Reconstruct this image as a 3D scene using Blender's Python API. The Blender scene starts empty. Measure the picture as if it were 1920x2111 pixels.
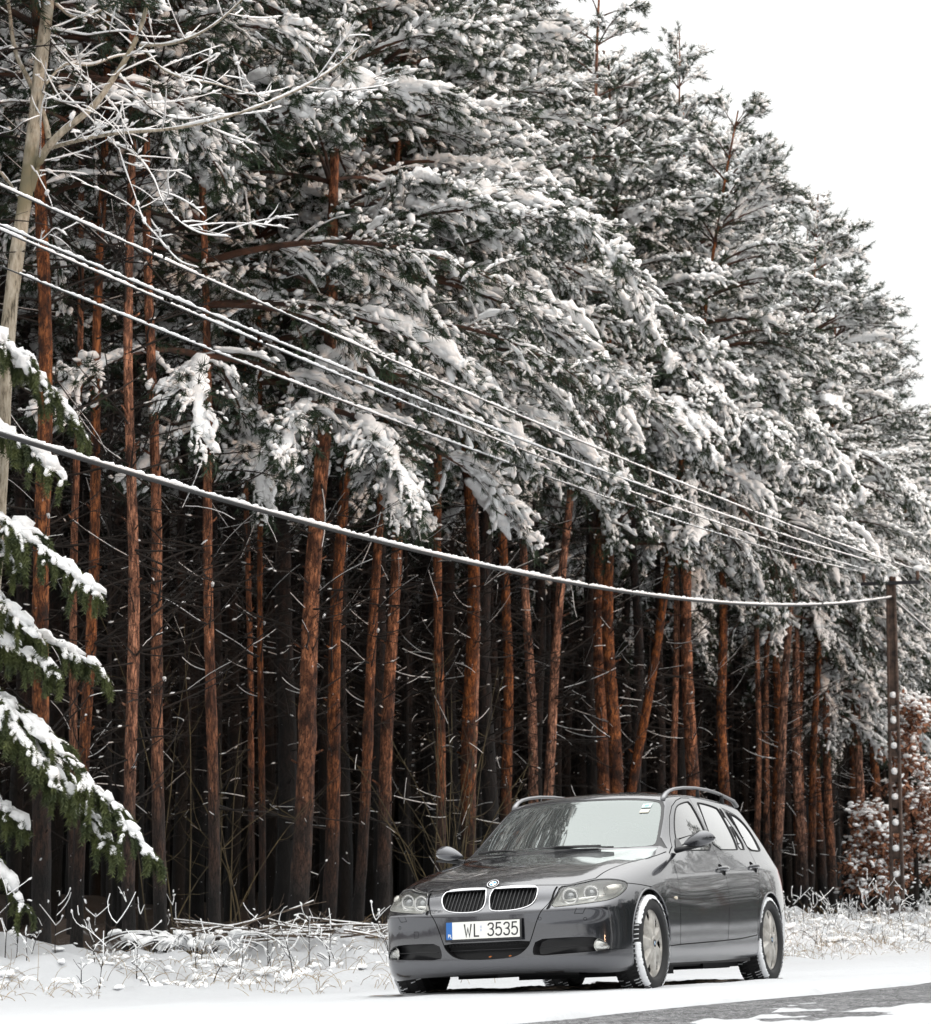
import bpy, bmesh, math, random
import numpy as np
from mathutils import Vector, Matrix
from mathutils.bvhtree import BVHTree
PI = math.pi
R = math.radians
SC = bpy.context.scene
COL = SC.collection

# ------------------------------------------------------------------ camera
F_PX, CAM_H, PITCH = 5741.373, 0.70, R(7.763)          # focal length in pixels of the 1920 x 2111 photograph
cam_d = bpy.data.cameras.new('camera')
cam = bpy.data.objects.new('camera', cam_d); COL.objects.link(cam)
cam.location = (0, 0, CAM_H)
cam.rotation_euler = (PI/2 + PITCH, 0, 0)
cam_d.sensor_fit = 'VERTICAL'
cam_d.sensor_height = 36.0
cam_d.lens = 36.0 * F_PX / 2111.0
cam_d.clip_end = 1500
cam_d.dof.use_dof = True
cam_d.dof.focus_distance = 18.6
cam_d.dof.aperture_fstop = 8.0
SC.camera = cam

# ------------------------------------------------------------------ world: overcast daylight with a trace of clear sky
w = bpy.data.worlds.new('World'); SC.world = w; w.use_nodes = True
nt = w.node_tree; nt.nodes.clear()
def wn(t, **k):
    n = nt.nodes.new(t)
    for a, b in k.items(): setattr(n, a, b)
    return n
SUN_EL, SUN_AZ = R(11), math.atan2(0.80, -0.60)          # azimuth of the sun, measured from +Y towards +X
sky = wn('ShaderNodeTexSky', sky_type='NISHITA', sun_disc=False, sun_elevation=SUN_EL, sun_rotation=SUN_AZ)
skys = wn('ShaderNodeVectorMath', operation='SCALE'); skys.inputs['Scale'].default_value = 0.1
nt.links.new(sky.outputs[0], skys.inputs[0])
tc = wn('ShaderNodeTexCoord'); sep = wn('ShaderNodeSeparateXYZ'); nt.links.new(tc.outputs['Generated'], sep.inputs[0])
mx = wn('ShaderNodeMath', operation='MAXIMUM'); nt.links.new(sep.outputs[2], mx.inputs[0]); mx.inputs[1].default_value = 0
pw = wn('ShaderNodeMath', operation='POWER'); nt.links.new(mx.outputs[0], pw.inputs[0]); pw.inputs[1].default_value = 2.2
ma = wn('ShaderNodeMath', operation='MULTIPLY_ADD'); nt.links.new(pw.outputs[0], ma.inputs[0]); ma.inputs[1].default_value = 1.75; ma.inputs[2].default_value = 0.69
cl = wn('ShaderNodeVectorMath', operation='SCALE'); cl.inputs[0].default_value = (1.0, 1.0, 0.985); nt.links.new(ma.outputs[0], cl.inputs['Scale'])
mixw = wn('ShaderNodeMix', data_type='RGBA'); mixw.inputs[0].default_value = 0.96
nt.links.new(skys.outputs[0], mixw.inputs[6]); nt.links.new(cl.outputs[0], mixw.inputs[7])
bg = wn('ShaderNodeBackground'); bg.inputs['Strength'].default_value = 1.0
nt.links.new(mixw.outputs[2], bg.inputs['Color'])
wo = wn('ShaderNodeOutputWorld'); nt.links.new(bg.outputs[0], wo.inputs['Surface'])

sun_d = bpy.data.lights.new('sun', 'SUN'); sun_d.energy = 0.5; sun_d.angle = R(2.5); sun_d.color = (1.0, 0.60, 0.36)
sun = bpy.data.objects.new('sun', sun_d); COL.objects.link(sun)
sv = Vector((math.sin(SUN_AZ)*math.cos(SUN_EL), math.cos(SUN_AZ)*math.cos(SUN_EL), math.sin(SUN_EL)))
sun.rotation_euler = sv.to_track_quat('Z', 'Y').to_euler()
sun.location = sv * 30

SC.view_settings.view_transform = 'Standard'; SC.view_settings.look = 'None'
SC.view_settings.exposure = 0.65; SC.view_settings.gamma = 1.0; SC.view_settings.use_curve_mapping = False
SC.render.engine = 'CYCLES'
SC.cycles.use_denoising = True
SC.cycles.max_bounces = 6; SC.cycles.diffuse_bounces = 4; SC.cycles.glossy_bounces = 3
SC.cycles.transparent_max_bounces = 8; SC.cycles.transmission_bounces = 3
SC.cycles.caustics_reflective = False; SC.cycles.caustics_refractive = False

# ------------------------------------------------------------------ helpers
def tag(o, label=None, cat=None, group=None, kind=None):
    if label: o['label'] = label
    if cat: o['category'] = cat
    if group: o['group'] = group
    if kind: o['kind'] = kind
    return o
def empty(name, loc=(0, 0, 0), rz=0.0, parent=None):
    o = bpy.data.objects.new(name, None); COL.objects.link(o)
    o.location = loc; o.rotation_euler = (0, 0, rz); o.empty_display_size = 0.1
    if parent: o.parent = parent
    return o
def link_mesh(name, me, mats, parent=None):
    o = bpy.data.objects.new(name, me); COL.objects.link(o)
    for m in (mats if isinstance(mats, (list, tuple)) else [mats]):
        if len(me.materials) < len(mats if isinstance(mats, (list, tuple)) else [mats]): me.materials.append(m)
    if parent: o.parent = parent
    return o
def bm_obj(name, bm, mats, parent=None, smooth=True, angle=None):
    me = bpy.data.meshes.new(name); bm.to_mesh(me); bm.free()
    if smooth:
        me.polygons.foreach_set('use_smooth', [True]*len(me.polygons))
        if angle: me.set_sharp_from_angle(angle=R(angle))
    return link_mesh(name, me, mats, parent)
def np_mesh(name, V, T, mats, parent=None, smooth=True, midx=None):
    V = np.asarray(V, dtype=np.float32); T = np.asarray(T, dtype=np.int32)
    me = bpy.data.meshes.new(name)
    n, k = T.shape
    me.vertices.add(len(V)); me.vertices.foreach_set('co', V.ravel())
    me.loops.add(n*k); me.loops.foreach_set('vertex_index', T.ravel())
    me.polygons.add(n); me.polygons.foreach_set('loop_start', np.arange(n, dtype=np.int32)*k)
    me.polygons.foreach_set('use_smooth', np.full(n, smooth))
    if midx is not None: me.polygons.foreach_set('material_index', np.asarray(midx, dtype=np.int32))
    me.update(calc_edges=True)
    return link_mesh(name, me, mats, parent)
def add_box(bm, c, s, rot=None, bevel=0.0):
    r = bmesh.ops.create_cube(bm, size=1.0)
    vs = r['verts']
    M = Matrix.Translation(c) @ (rot.to_4x4() if rot else Matrix.Identity(4)) @ Matrix.Diagonal((s[0], s[1], s[2], 1))
    bmesh.ops.transform(bm, matrix=M, verts=vs)
    if bevel:
        es = list({e for v in vs for e in v.link_edges})
        bmesh.ops.bevel(bm, geom=es, offset=bevel, segments=2, affect='EDGES', profile=0.5)
def ring_frame(d):
    d = d.normalized(); a = Vector((0, 0, 1)) if abs(d.z) < 0.9 else Vector((1, 0, 0))
    u = d.cross(a).normalized(); return u, u.cross(d).normalized()
def add_tube(bm, pts, rad, sides=8, cap=True, flat=(1, 1)):
    pts = [Vector(p) for p in pts]; n = len(pts)
    rads = rad if isinstance(rad, (list, tuple)) else [rad]*n
    rings = []
    for i, p in enumerate(pts):
        d = pts[min(i+1, n-1)] - pts[max(i-1, 0)]
        u, v = ring_frame(d)
        rings.append([bm.verts.new(p + (u*math.cos(2*PI*k/sides)*flat[0] + v*math.sin(2*PI*k/sides)*flat[1])*rads[i]) for k in range(sides)])
    for a, b in zip(rings, rings[1:]):
        for k in range(sides): bm.faces.new((a[k], a[(k+1) % sides], b[(k+1) % sides], b[k]))
    if cap: bm.faces.new(rings[0][::-1]); bm.faces.new(rings[-1])
# numpy tube: returns verts, quads for a polyline
def np_tube(P, rad, sides=6, off=0):
    P = np.asarray(P, float); n = len(P)
    d = np.gradient(P, axis=0); d /= np.linalg.norm(d, axis=1)[:, None] + 1e-9
    a = np.where(np.abs(d[:, 2:3]) < 0.9, [[0, 0, 1.]], [[1., 0, 0]])
    u = np.cross(d, a); u /= np.linalg.norm(u, axis=1)[:, None] + 1e-9
    v = np.cross(u, d)
    t = np.arange(sides)*2*PI/sides
    r = np.broadcast_to(np.asarray(rad, float), (n,))
    V = P[:, None] + r[:, None, None]*(u[:, None]*np.cos(t)[None, :, None] + v[:, None]*np.sin(t)[None, :, None])
    i = np.arange(n-1)[:, None]*sides; k = np.arange(sides)[None]; k2 = (k+1) % sides
    Q = np.stack([i+k, i+k2, i+sides+k2, i+sides+k], -1).reshape(-1, 4) + off
    return V.reshape(-1, 3), Q
class Acc:
    def __init__(s): s.V = []; s.T = []; s.n = 0
    def add(s, V, T):
        s.V.append(V); s.T.append(T + s.n); s.n += len(V)
    def tube(s, P, rad, sides=6):
        V, Q = np_tube(P, rad, sides); s.add(V, Q)
    def build(s, name, mat, parent=None, smooth=True):
        return np_mesh(name, np.concatenate(s.V), np.concatenate(s.T), mat, parent, smooth)

# material helper
def mat(name, color=(0.5, 0.5, 0.5), rough=0.6, metal=0.0, **kw):
    m = bpy.data.materials.new(name); m.use_nodes = True
    b = m.node_tree.nodes['Principled BSDF']
    b.inputs['Base Color'].default_value = (*color, 1); b.inputs['Roughness'].default_value = rough; b.inputs['Metallic'].default_value = metal
    for k, v in kw.items():
        b.inputs[k.replace('_', ' ')].default_value = v
    m['_b'] = 0
    return m
def N(m, t, **k):
    n = m.node_tree.nodes.new(t)
    for a, b in k.items(): setattr(n, a, b)
    return n
def L(m, a, b): m.node_tree.links.new(a, b)
def B(m): return m.node_tree.nodes['Principled BSDF']
def noise_color(m, c1, c2, scale=5, detail=6, p1=0.35, p2=0.65, coord='Object', vscale=None, rough=0.6):
    t = N(m, 'ShaderNodeTexCoord'); n = N(m, 'ShaderNodeTexNoise'); n.inputs['Scale'].default_value = scale; n.inputs['Detail'].default_value = detail; n.inputs['Roughness'].default_value = rough
    src = t.outputs[coord]
    if vscale:
        mp = N(m, 'ShaderNodeMapping'); mp.inputs['Scale'].default_value = vscale; L(m, src, mp.inputs[0]); src = mp.outputs[0]
    L(m, src, n.inputs['Vector'])
    r = N(m, 'ShaderNodeValToRGB'); r.color_ramp.elements[0].position = p1; r.color_ramp.elements[1].position = p2
    r.color_ramp.elements[0].color = (*c1, 1); r.color_ramp.elements[1].color = (*c2, 1)
    L(m, n.outputs['Fac'], r.inputs[0]); L(m, r.outputs[0], B(m).inputs['Base Color'])
    return n, r
def bump(m, fac, strength=0.3, dist=0.01):
    b = N(m, 'ShaderNodeBump'); b.inputs['Strength'].default_value = strength; b.inputs['Distance'].default_value = dist
    L(m, fac, b.inputs['Height']); L(m, b.outputs[0], B(m).inputs['Normal']); return b
CAR_POS = (0.448, 19.172, 0.0)
CAR_ROT = (R(2.8), R(-0.42), math.atan2(-math.cos(R(22.604)), -math.sin(R(22.604))))
# ================================================================== GROUND
AX = Vector((0.3844, 0.9232, 0)); LF = Vector((0.9232, -0.3844, 0))          # along the road, and towards the road
C0 = Vector((0.448, 19.172, 0))
EDGE_U = 2.39
def uv_of(x, y):
    rx, ry = x-C0.x, y-C0.y
    return rx*LF.x+ry*LF.y, rx*AX.x+ry*AX.y
def xy_of(u, v): return C0.x+LF.x*u+AX.x*v, C0.y+LF.y*u+AX.y*v
def sm(t): t = np.clip(t, 0, 1); return t*t*(3-2*t)
_rg = np.random.RandomState(5)
_oct = []
for o_, (wl, am) in enumerate(((4.5, .05), (2.1, .03), (.9, .018), (.42, .011), (.2, .006))):
    for q in range(5):
        th = _rg.rand()*2*PI; _oct.append((math.cos(th)/wl*2*PI, math.sin(th)/wl*2*PI, _rg.rand()*2*PI, am*.45))
def lump(x, y, lo=0, hi=25):
    s = 0
    for a, b, c, m in _oct[lo:hi]: s = s+m*np.sin(a*x+b*y+c+1.7*np.sin(b*x*.6-a*y*.5+c*2))
    return s
def ground_z(x, y):
    x = np.asarray(x, float); y = np.asarray(y, float)
    u, v = uv_of(x, y)
    z = .018+.0489*np.clip(u, -4.5, 2.39) - .00733*np.clip(v, -8, 8)
    far = sm((v-6)/25)
    # band of snowed-in grass between verge and trees
    b0 = -7.2+4.0*sm((v+2)/14)
    rough = sm((b0+1-u)/2.2)
    z = z + lump(x, y)*(.20+2.3*rough)*sm((2.39-u)/1.0) + .22*rough + .10*far*rough + .35*sm((-14-u)/8)
    return z
def gz(x, y): return float(ground_z(x, y))
CARM = Matrix.LocRotScale(Vector(CAR_POS), __import__('mathutils').Euler(CAR_ROT), None)

snow_m = mat('fresh_snow', (.76, .775, .80), .8)
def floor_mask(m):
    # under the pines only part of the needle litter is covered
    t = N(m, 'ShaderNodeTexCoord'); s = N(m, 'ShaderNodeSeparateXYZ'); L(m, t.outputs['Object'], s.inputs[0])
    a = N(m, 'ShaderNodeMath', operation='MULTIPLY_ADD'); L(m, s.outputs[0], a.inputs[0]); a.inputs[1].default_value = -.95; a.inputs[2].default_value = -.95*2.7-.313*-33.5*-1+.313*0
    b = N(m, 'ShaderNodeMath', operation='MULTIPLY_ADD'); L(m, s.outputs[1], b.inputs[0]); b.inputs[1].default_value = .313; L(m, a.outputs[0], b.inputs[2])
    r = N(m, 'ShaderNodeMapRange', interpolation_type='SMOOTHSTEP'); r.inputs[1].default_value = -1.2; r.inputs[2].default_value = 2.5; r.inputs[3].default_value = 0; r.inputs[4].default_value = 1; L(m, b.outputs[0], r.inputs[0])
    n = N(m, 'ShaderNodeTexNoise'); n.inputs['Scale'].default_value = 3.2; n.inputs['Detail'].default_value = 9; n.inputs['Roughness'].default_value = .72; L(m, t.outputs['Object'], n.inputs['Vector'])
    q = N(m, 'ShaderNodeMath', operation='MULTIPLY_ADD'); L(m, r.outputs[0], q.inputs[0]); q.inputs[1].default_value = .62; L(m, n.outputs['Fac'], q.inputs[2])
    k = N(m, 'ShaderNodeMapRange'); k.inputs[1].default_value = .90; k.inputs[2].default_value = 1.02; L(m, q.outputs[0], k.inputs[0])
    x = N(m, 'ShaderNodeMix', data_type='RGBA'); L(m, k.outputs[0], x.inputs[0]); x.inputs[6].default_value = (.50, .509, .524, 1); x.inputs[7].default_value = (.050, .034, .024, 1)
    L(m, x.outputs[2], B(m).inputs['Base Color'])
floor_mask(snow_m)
tq = N(snow_m, 'ShaderNodeTexCoord'); nq = N(snow_m, 'ShaderNodeTexNoise'); nq.inputs['Scale'].default_value = 9; nq.inputs['Detail'].default_value = 9; nq.inputs['Roughness'].default_value = .62
L(snow_m, tq.outputs['Object'], nq.inputs['Vector']); bump(snow_m, nq.outputs['Fac'], .55, .05)
tree_snow = mat('branch_snow', (.965, .97, .975), .8)
tq = N(tree_snow, 'ShaderNodeTexCoord'); nq = N(tree_snow, 'ShaderNodeTexNoise'); nq.inputs['Scale'].default_value = 16; nq.inputs['Detail'].default_value = 4
L(tree_snow, tq.outputs['Object'], nq.inputs['Vector']); bump(tree_snow, nq.outputs['Fac'], .8, .03)
asph = mat('worn_asphalt', (.1, .1, .1), .85)
tq = N(asph, 'ShaderNodeTexCoord')
vo = N(asph, 'ShaderNodeTexVoronoi'); vo.inputs['Scale'].default_value = 34; L(asph, tq.outputs['Object'], vo.inputs['Vector'])
n1 = N(asph, 'ShaderNodeTexNoise'); n1.inputs['Scale'].default_value = 1.3; n1.inputs['Detail'].default_value = 8; L(asph, tq.outputs['Object'], n1.inputs['Vector'])
n3 = N(asph, 'ShaderNodeTexNoise'); n3.inputs['Scale'].default_value = 60; n3.inputs['Detail'].default_value = 3; L(asph, tq.outputs['Object'], n3.inputs['Vector'])
r1 = N(asph, 'ShaderNodeValToRGB'); r1.color_ramp.elements[0].color = (.020, .020, .022, 1); r1.color_ramp.elements[1].color = (.22, .22, .225, 1); r1.color_ramp.elements[0].position = .25; r1.color_ramp.elements[1].position = .95
sepc = N(asph, 'ShaderNodeSeparateColor'); L(asph, vo.outputs['Color'], sepc.inputs[0]); L(asph, sepc.outputs[0], r1.inputs[0])
r2 = N(asph, 'ShaderNodeValToRGB'); r2.color_ramp.elements[0].color = (.55, .55, .56, 1); r2.color_ramp.elements[1].color = (1.15, 1.15, 1.15, 1); r2.color_ramp.elements[0].position = .35; r2.color_ramp.elements[1].position = .65; L(asph, n1.outputs['Fac'], r2.inputs[0])
mu_ = N(asph, 'ShaderNodeMix', data_type='RGBA', blend_type='MULTIPLY'); mu_.inputs[0].default_value = 1; L(asph, r1.outputs[0], mu_.inputs[6]); L(asph, r2.outputs[0], mu_.inputs[7])
# powder snow lying between the stones
r3 = N(asph, 'ShaderNodeValToRGB'); r3.color_ramp.elements[0].position = .60; r3.color_ramp.elements[1].position = .68; L(asph, n3.outputs['Fac'], r3.inputs[0])
mx_ = N(asph, 'ShaderNodeMix', data_type='RGBA'); L(asph, r3.outputs[0], mx_.inputs[0]); L(asph, mu_.outputs[2], mx_.inputs[6]); mx_.inputs[7].default_value = (.55, .56, .58, 1)
L(asph, mx_.outputs[2], B(asph).inputs['Base Color']); bump(asph, vo.outputs['Distance'], .7, .012)

def sheet(name, us, vs, zf, m, kind='structure'):
    U, V_ = np.meshgrid(us, vs)
    X, Y = xy_of(U, V_); Z = zf(X, Y, U, V_)
    nu, nv = len(us), len(vs)
    i = np.arange(nv-1)[:, None]*nu+np.arange(nu-1)[None]
    T = np.stack([i, i+1, i+nu+1, i+nu], -1).reshape(-1, 4)
    o = np_mesh(name, np.stack([X, Y, Z], -1).reshape(-1, 3), T, m); o['kind'] = kind; return o
vs_ = np.concatenate([np.arange(-40, -10, 1.0), np.arange(-10, 18, .12), np.arange(18, 50, .3), np.arange(50, 150, 2.0), np.arange(150, 520, 20.)])
us_ = np.concatenate([np.arange(-360, -60, 20.), np.arange(-60, -14, 1.2), np.arange(-14, 2.2, .10), [2.2, 2.26, 2.31, 2.36, 2.40, 2.44]])
def snow_z(X, Y, U, V_):
    z = ground_z(X, Y)
    e = .035*np.sin(V_*3.1)+.025*np.sin(V_*7.7+1)+.02*np.sin(V_*17+2)+.012*np.sin(V_*41)
    lip = sm((2.44+e-U)/.22)
    z = np.where(U > 2.1, z-.050*(1-lip)-.02*(U > 2.42), z)
    return z
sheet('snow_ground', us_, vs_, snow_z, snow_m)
def road_zf(X, Y, U, V_): return .1169-.035-.00733*np.clip(V_, -8, 8)+.016*(U-2.39)*(U < 5.8)+.016*3.41*(U >= 5.8)-.016*(U-5.8)*(U >= 5.8)+lump(X, Y, 0, 10)*.05
vr_ = np.concatenate([np.arange(-60, 60, .5), np.arange(60, 520, 10.)])
sheet('road', np.arange(2.0, 9.6, .25), vr_, road_zf, asph)
def far_verge(X, Y, U, V_): return road_zf(X, Y, np.clip(U, 0, 9.2), V_)+.05*sm((U-9.0)/.4)-.05*sm((U-10)/4)+lump(X, Y)*.7*sm((U-9.3)/2)
sheet('far_verge', np.concatenate([np.arange(9.0, 13, .25), np.arange(13, 40, 2.), np.arange(40, 400, 30.)]), vr_, far_verge, snow_m)
# thin patches of snow left on the asphalt, stretched along the road
ug = np.arange(2.6, 9.2, .035); vg = np.arange(-9, 26, .07)
U, V_ = np.meshgrid(ug, vg)
nz = np.zeros_like(U); rg = np.random.RandomState(11)
for wl, am in ((2.4, 1.), (1.1, .7), (.5, .5), (.23, .35), (.11, .2)):
    for q in range(4):
        th = rg.rand()*2*PI; nz += am*.5*np.sin(2*PI*(U*math.cos(th)/(wl*.34)+V_*math.sin(th)/wl)+rg.rand()*7+1.5*np.sin(2*PI*(U*.5/wl-V_*.35/wl)))
bandw = np.exp(-((U-4.15)/.75)**2)*2.7 + np.exp(-((U-8.2)/1.2)**2)*2.1 + .8*np.exp(-((U-3.1)/.5)**2)
hgt = nz*.55+bandw-1.75
keep = hgt > 0
X, Y = xy_of(U, V_); Z = road_zf(X, Y, U, V_)-.004+np.clip(hgt, -.15, .9)*.022
nu = len(ug); cell = keep[:-1, :-1] | keep[1:, :-1] | keep[:-1, 1:] | keep[1:, 1:]
i = (np.arange(len(vg)-1)[:, None]*nu+np.arange(nu-1)[None])[cell]
T = np.stack([i, i+1, i+nu+1, i+nu], -1)
used, inv = np.unique(T, return_inverse=True)
o = np_mesh('road_snow', np.stack([X, Y, Z], -1).reshape(-1, 3)[used], inv.reshape(T.shape), snow_m)
tag(o, 'thin streaks of old snow lying on the wet asphalt', 'snow', kind='stuff')

# bare leaf litter under the car
litter_m = mat('brown_leaf_litter', (.1, .07, .05), .95)
nn_, rr_ = noise_color(litter_m, (.028, .024, .022), (.26, .19, .13), 26, 8, .42, .66); bump(litter_m, nn_.outputs['Fac'], 1.0, .03)
bm = bmesh.new(); rnd = random.Random(4)
ul = np.arange(-1.0, .90, .05); vl = np.arange(-.9, 3.9, .06); gridv = {}
for iu, u in enumerate(ul):
    for iv, v in enumerate(vl):
        # ragged outline
        du = .80-abs(u+.02); dv = min(v+.35+.25*math.sin(u*6), 3.25-v+.2*math.sin(u*5)); d = min(du, dv)+.10*math.sin(u*9+v*4)+.07*math.sin(v*13+u*5)+.05*math.sin(v*29)
        if d > 0:
            x, y = xy_of(u, v); gridv[(iu, iv)] = bm.verts.new((x, y, gz(x, y)+.006+.022*min(1, d*4)*rnd.random()))
for (iu, iv), a in gridv.items():
    q = [gridv.get((iu+1, iv)), gridv.get((iu+1, iv+1)), gridv.get((iu, iv+1))]
    if all(q): bm.faces.new([a]+q)
o = bm_obj('leaf_litter', bm, litter_m, None, False); tag(o, 'bare brown leaf litter sheltered from snow under the car', 'leaf litter', kind='stuff')
# ================================================================== CAR
# control cage in metres: x backwards from the front axle, y to the car's left, z up (mirrored, then subdivided)
def car_cage():
    ST = [  # centre (x, z), edge x, then side rows (y, z) from the gutter or hood edge down to the underside
     ((-.672,.712), None, [(-.520,.700,.702),(-.548,.738,.672),(-.568,.760,.612),(-.618,.795,.566),(-.602,.787,.470),(-.607,.790,.355),(-.624,.794,.245),(-.605,.777,.165),(-.550,.74,.135)]),
     ((-.530,.790), -.375, [(.700,.766),(.775,.742),(.830,.688),(.866,.612),(.872,.530),(.875,.420),(.876,.290),(.866,.18),(.83,.14)]),
     ((-.190,.866), -.13, [(.690,.828),(.778,.808),(.846,.752),(.885,.672),(.894,.565),(.895,.430),(.892,.310),(.877,.215),(.84,.18)]),
     ((.110,.912), .16, [(.682,.886),(.776,.868),(.850,.812),(.891,.715),(.902,.600),(.900,.450),(.894,.315),(.880,.22),(.85,.18)]),
     ((.370,.945), .45, [(.680,.925),(.768,.908),(.842,.863),(.886,.748),(.902,.625),(.901,.470),(.893,.32),(.882,.22),(.85,.18)]),
     ((.570,.985), .74, [(.715,.975),(.762,.957),(.822,.915),(.878,.768),(.902,.640),(.904,.480),(.895,.32),(.884,.22),(.85,.18)]),
     ((.880,1.172), 1.02, [(.655,1.165),(.724,1.045),(.802,.932),(.877,.778),(.903,.650),(.906,.490),(.897,.33),(.886,.22),(.85,.18)]),
     ((1.22,1.396), 1.34, [(.595,1.360),(.714,1.155),(.806,.942),(.879,.790),(.905,.660),(.907,.495),(.898,.33),(.886,.22),(.85,.18)]),
     ((1.65,1.447), 1.72, [(.585,1.393),(.710,1.178),(.810,.950),(.881,.805),(.906,.675),(.907,.500),(.899,.33),(.886,.22),(.85,.18)]),
     ((2.20,1.459), 2.2, [(.580,1.394),(.706,1.180),(.812,.960),(.884,.823),(.908,.690),(.908,.505),(.899,.33),(.886,.22),(.85,.19)]),
     ((2.70,1.445), 2.68, [(.572,1.374),(.692,1.172),(.805,.970),(.884,.843),(.912,.715),(.912,.520),(.902,.33),(.886,.22),(.85,.19)]),
     ((3.10,1.410), 3.05, [(.568,1.360),(.682,1.172),(.785,.980),(.864,.858),(.897,.735),(.900,.530),(.888,.34),(.872,.24),(.83,.20)]),
     ((3.42,1.345), 3.36, [(.550,1.312),(.668,1.135),(.760,.968),(.818,.862),(.848,.735),(.852,.530),(.845,.35),(.835,.25),(.79,.21)]),
     ((3.66,1.09), None, [(3.57,.490,1.12),(3.59,.595,1.02),(3.61,.665,.93),(3.61,.705,.85),(3.65,.73,.73),(3.68,.738,.53),(3.68,.73,.36),(3.66,.72,.26),(3.6,.68,.22)]),
    ]
    TJ = [0, .34, .62, .84, 1.0]
    V = []; vid = {}
    def v(key, p):
        if key not in vid: vid[key] = len(V); V.append(p)
        return vid[key]
    NI = len(ST); NJ = len(TJ)-1; NK = 9
    S = []
    for c, ex, rows in ST:
        S.append([r if len(r) == 3 else (ex, *r) for r in rows])
    for i, (c, ex, rows) in enumerate(ST):
        e = S[i][0]
        for j, t in enumerate(TJ):
            if j == NJ: p = e
            else:
                q = t*t
                z = c[1]+(e[2]-c[1])*q
                if i in (1, 2, 3, 4) and j == 3: z += .010
                if i in (1, 2, 3, 4) and j == 2: z -= .004
                p = (c[0]+(e[0]-c[0])*q, e[1]*t, z)
            v(('T', i, j), p)
        for k in range(1, NK): v(('S', i, k), S[i][k])
    def side(i, k): return vid[('T', i, NJ)] if k == 0 else vid[('S', i, k)]
    fx = [-.672,-.712,-.728,-.782,-.782,-.782,-.795,-.782,-.72]
    fz = [.712,.672,.608,.560,.470,.360,.250,.185,.160]
    rx = [3.62,3.66,3.70,3.72,3.74,3.775,3.785,3.76,3.70]
    rz = [1.06,.99,.93,.86,.73,.55,.37,.27,.23]
    def endv(tag_, i, j, k, X, Z):
        if k == 0: return vid[('T', i, j)]
        if j == NJ: return side(i, k)
        e = S[i][k]; t = TJ[j]
        q = t**2.6
        return v((tag_, j, k), (X[k]+(e[0]-X[k])*q, e[1]*t, Z[k]+(e[2]-Z[k])*q))
    F = []; CR = []
    for i in range(NI-1):
        for j in range(NJ):
            F.append((vid[('T', i, j)], vid[('T', i, j+1)], vid[('T', i+1, j+1)], vid[('T', i+1, j)]))
        for k in range(NK-1):
            F.append((side(i, k), side(i, k+1), side(i+1, k+1), side(i+1, k)))
    for j in range(NJ):
        for k in range(NK-1):
            f = lambda a, b: endv('F', 0, a, b, fx, fz)
            F.append((f(j, k), f(j, k+1), f(j+1, k+1), f(j+1, k)))
            g = lambda a, b: endv('R', NI-1, a, b, rx, rz)
            F.append((g(j+1, k), g(j+1, k+1), g(j, k+1), g(j, k)))
    def cr(a, b, w): CR.append((a, b, w))
    for j in range(NJ):
        cr(vid[('T', 0, j)], vid[('T', 0, j+1)], .35)
        cr(vid[('T', 5, j)], vid[('T', 5, j+1)], .6)
        cr(vid[('T', 7, j)], vid[('T', 7, j+1)], .45)
        for k, wgt in ((2, .3), (3, .8), (8, .8)):
            cr(endv('F', 0, j, k, fx, fz), endv('F', 0, j+1, k, fx, fz), wgt)
    for i in range(NI-1):
        cr(side(i, 3), side(i+1, 3), .25 if i < 1 else (.0 if i < 3 else .85))
        cr(side(i, 2), side(i+1, 2), .0 if i < 4 else .35)
        cr(side(i, 7), side(i+1, 7), .3)
        cr(side(i, 8), side(i+1, 8), .8)
        cr(side(i, 0), side(i+1, 0), .0 if i < 4 else .45)
    for i in (0, 1, 2, 3): cr(vid[('T', i, 3)], vid[('T', i+1, 3)], .35)
    return V, F, CR

def car_surface(levels=4):
    V, F, CR = car_cage()
    bm = bmesh.new()
    vs = [bm.verts.new((-x, y, z)) for x, y, z in V]
    mir = [a if abs(a.co.y) < 1e-6 else bm.verts.new((a.co.x, -a.co.y, a.co.z)) for a in vs]
    bm.verts.ensure_lookup_table()
    cl = bm.edges.layers.float.new('crease_edge')
    for f in F:
        bm.faces.new([vs[i] for i in f]); bm.faces.new([mir[i] for i in f][::-1])
    bmesh.ops.recalc_face_normals(bm, faces=bm.faces)
    for a, b, wgt in CR:
        for s in (vs, mir):
            e = bm.edges.get((s[a], s[b]))
            if e: e[cl] = max(e[cl], wgt)
    me = bpy.data.meshes.new('tmp_cage'); bm.to_mesh(me); bm.free()
    o = bpy.data.objects.new('tmp_cage', me); COL.objects.link(o)
    m = o.modifiers.new('s', 'SUBSURF'); m.levels = levels; m.render_levels = levels; m.boundary_smooth = 'PRESERVE_CORNERS'
    dg = bpy.context.evaluated_depsgraph_get()
    ev = o.evaluated_get(dg); me2 = bpy.data.meshes.new_from_object(ev)
    bpy.data.objects.remove(o); bpy.data.meshes.remove(me)
    # outward check
    c = sum((p.normal.y*p.center.y*p.area for p in me2.polygons))
    if c < 0: me2.flip_normals()
    return me2
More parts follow.
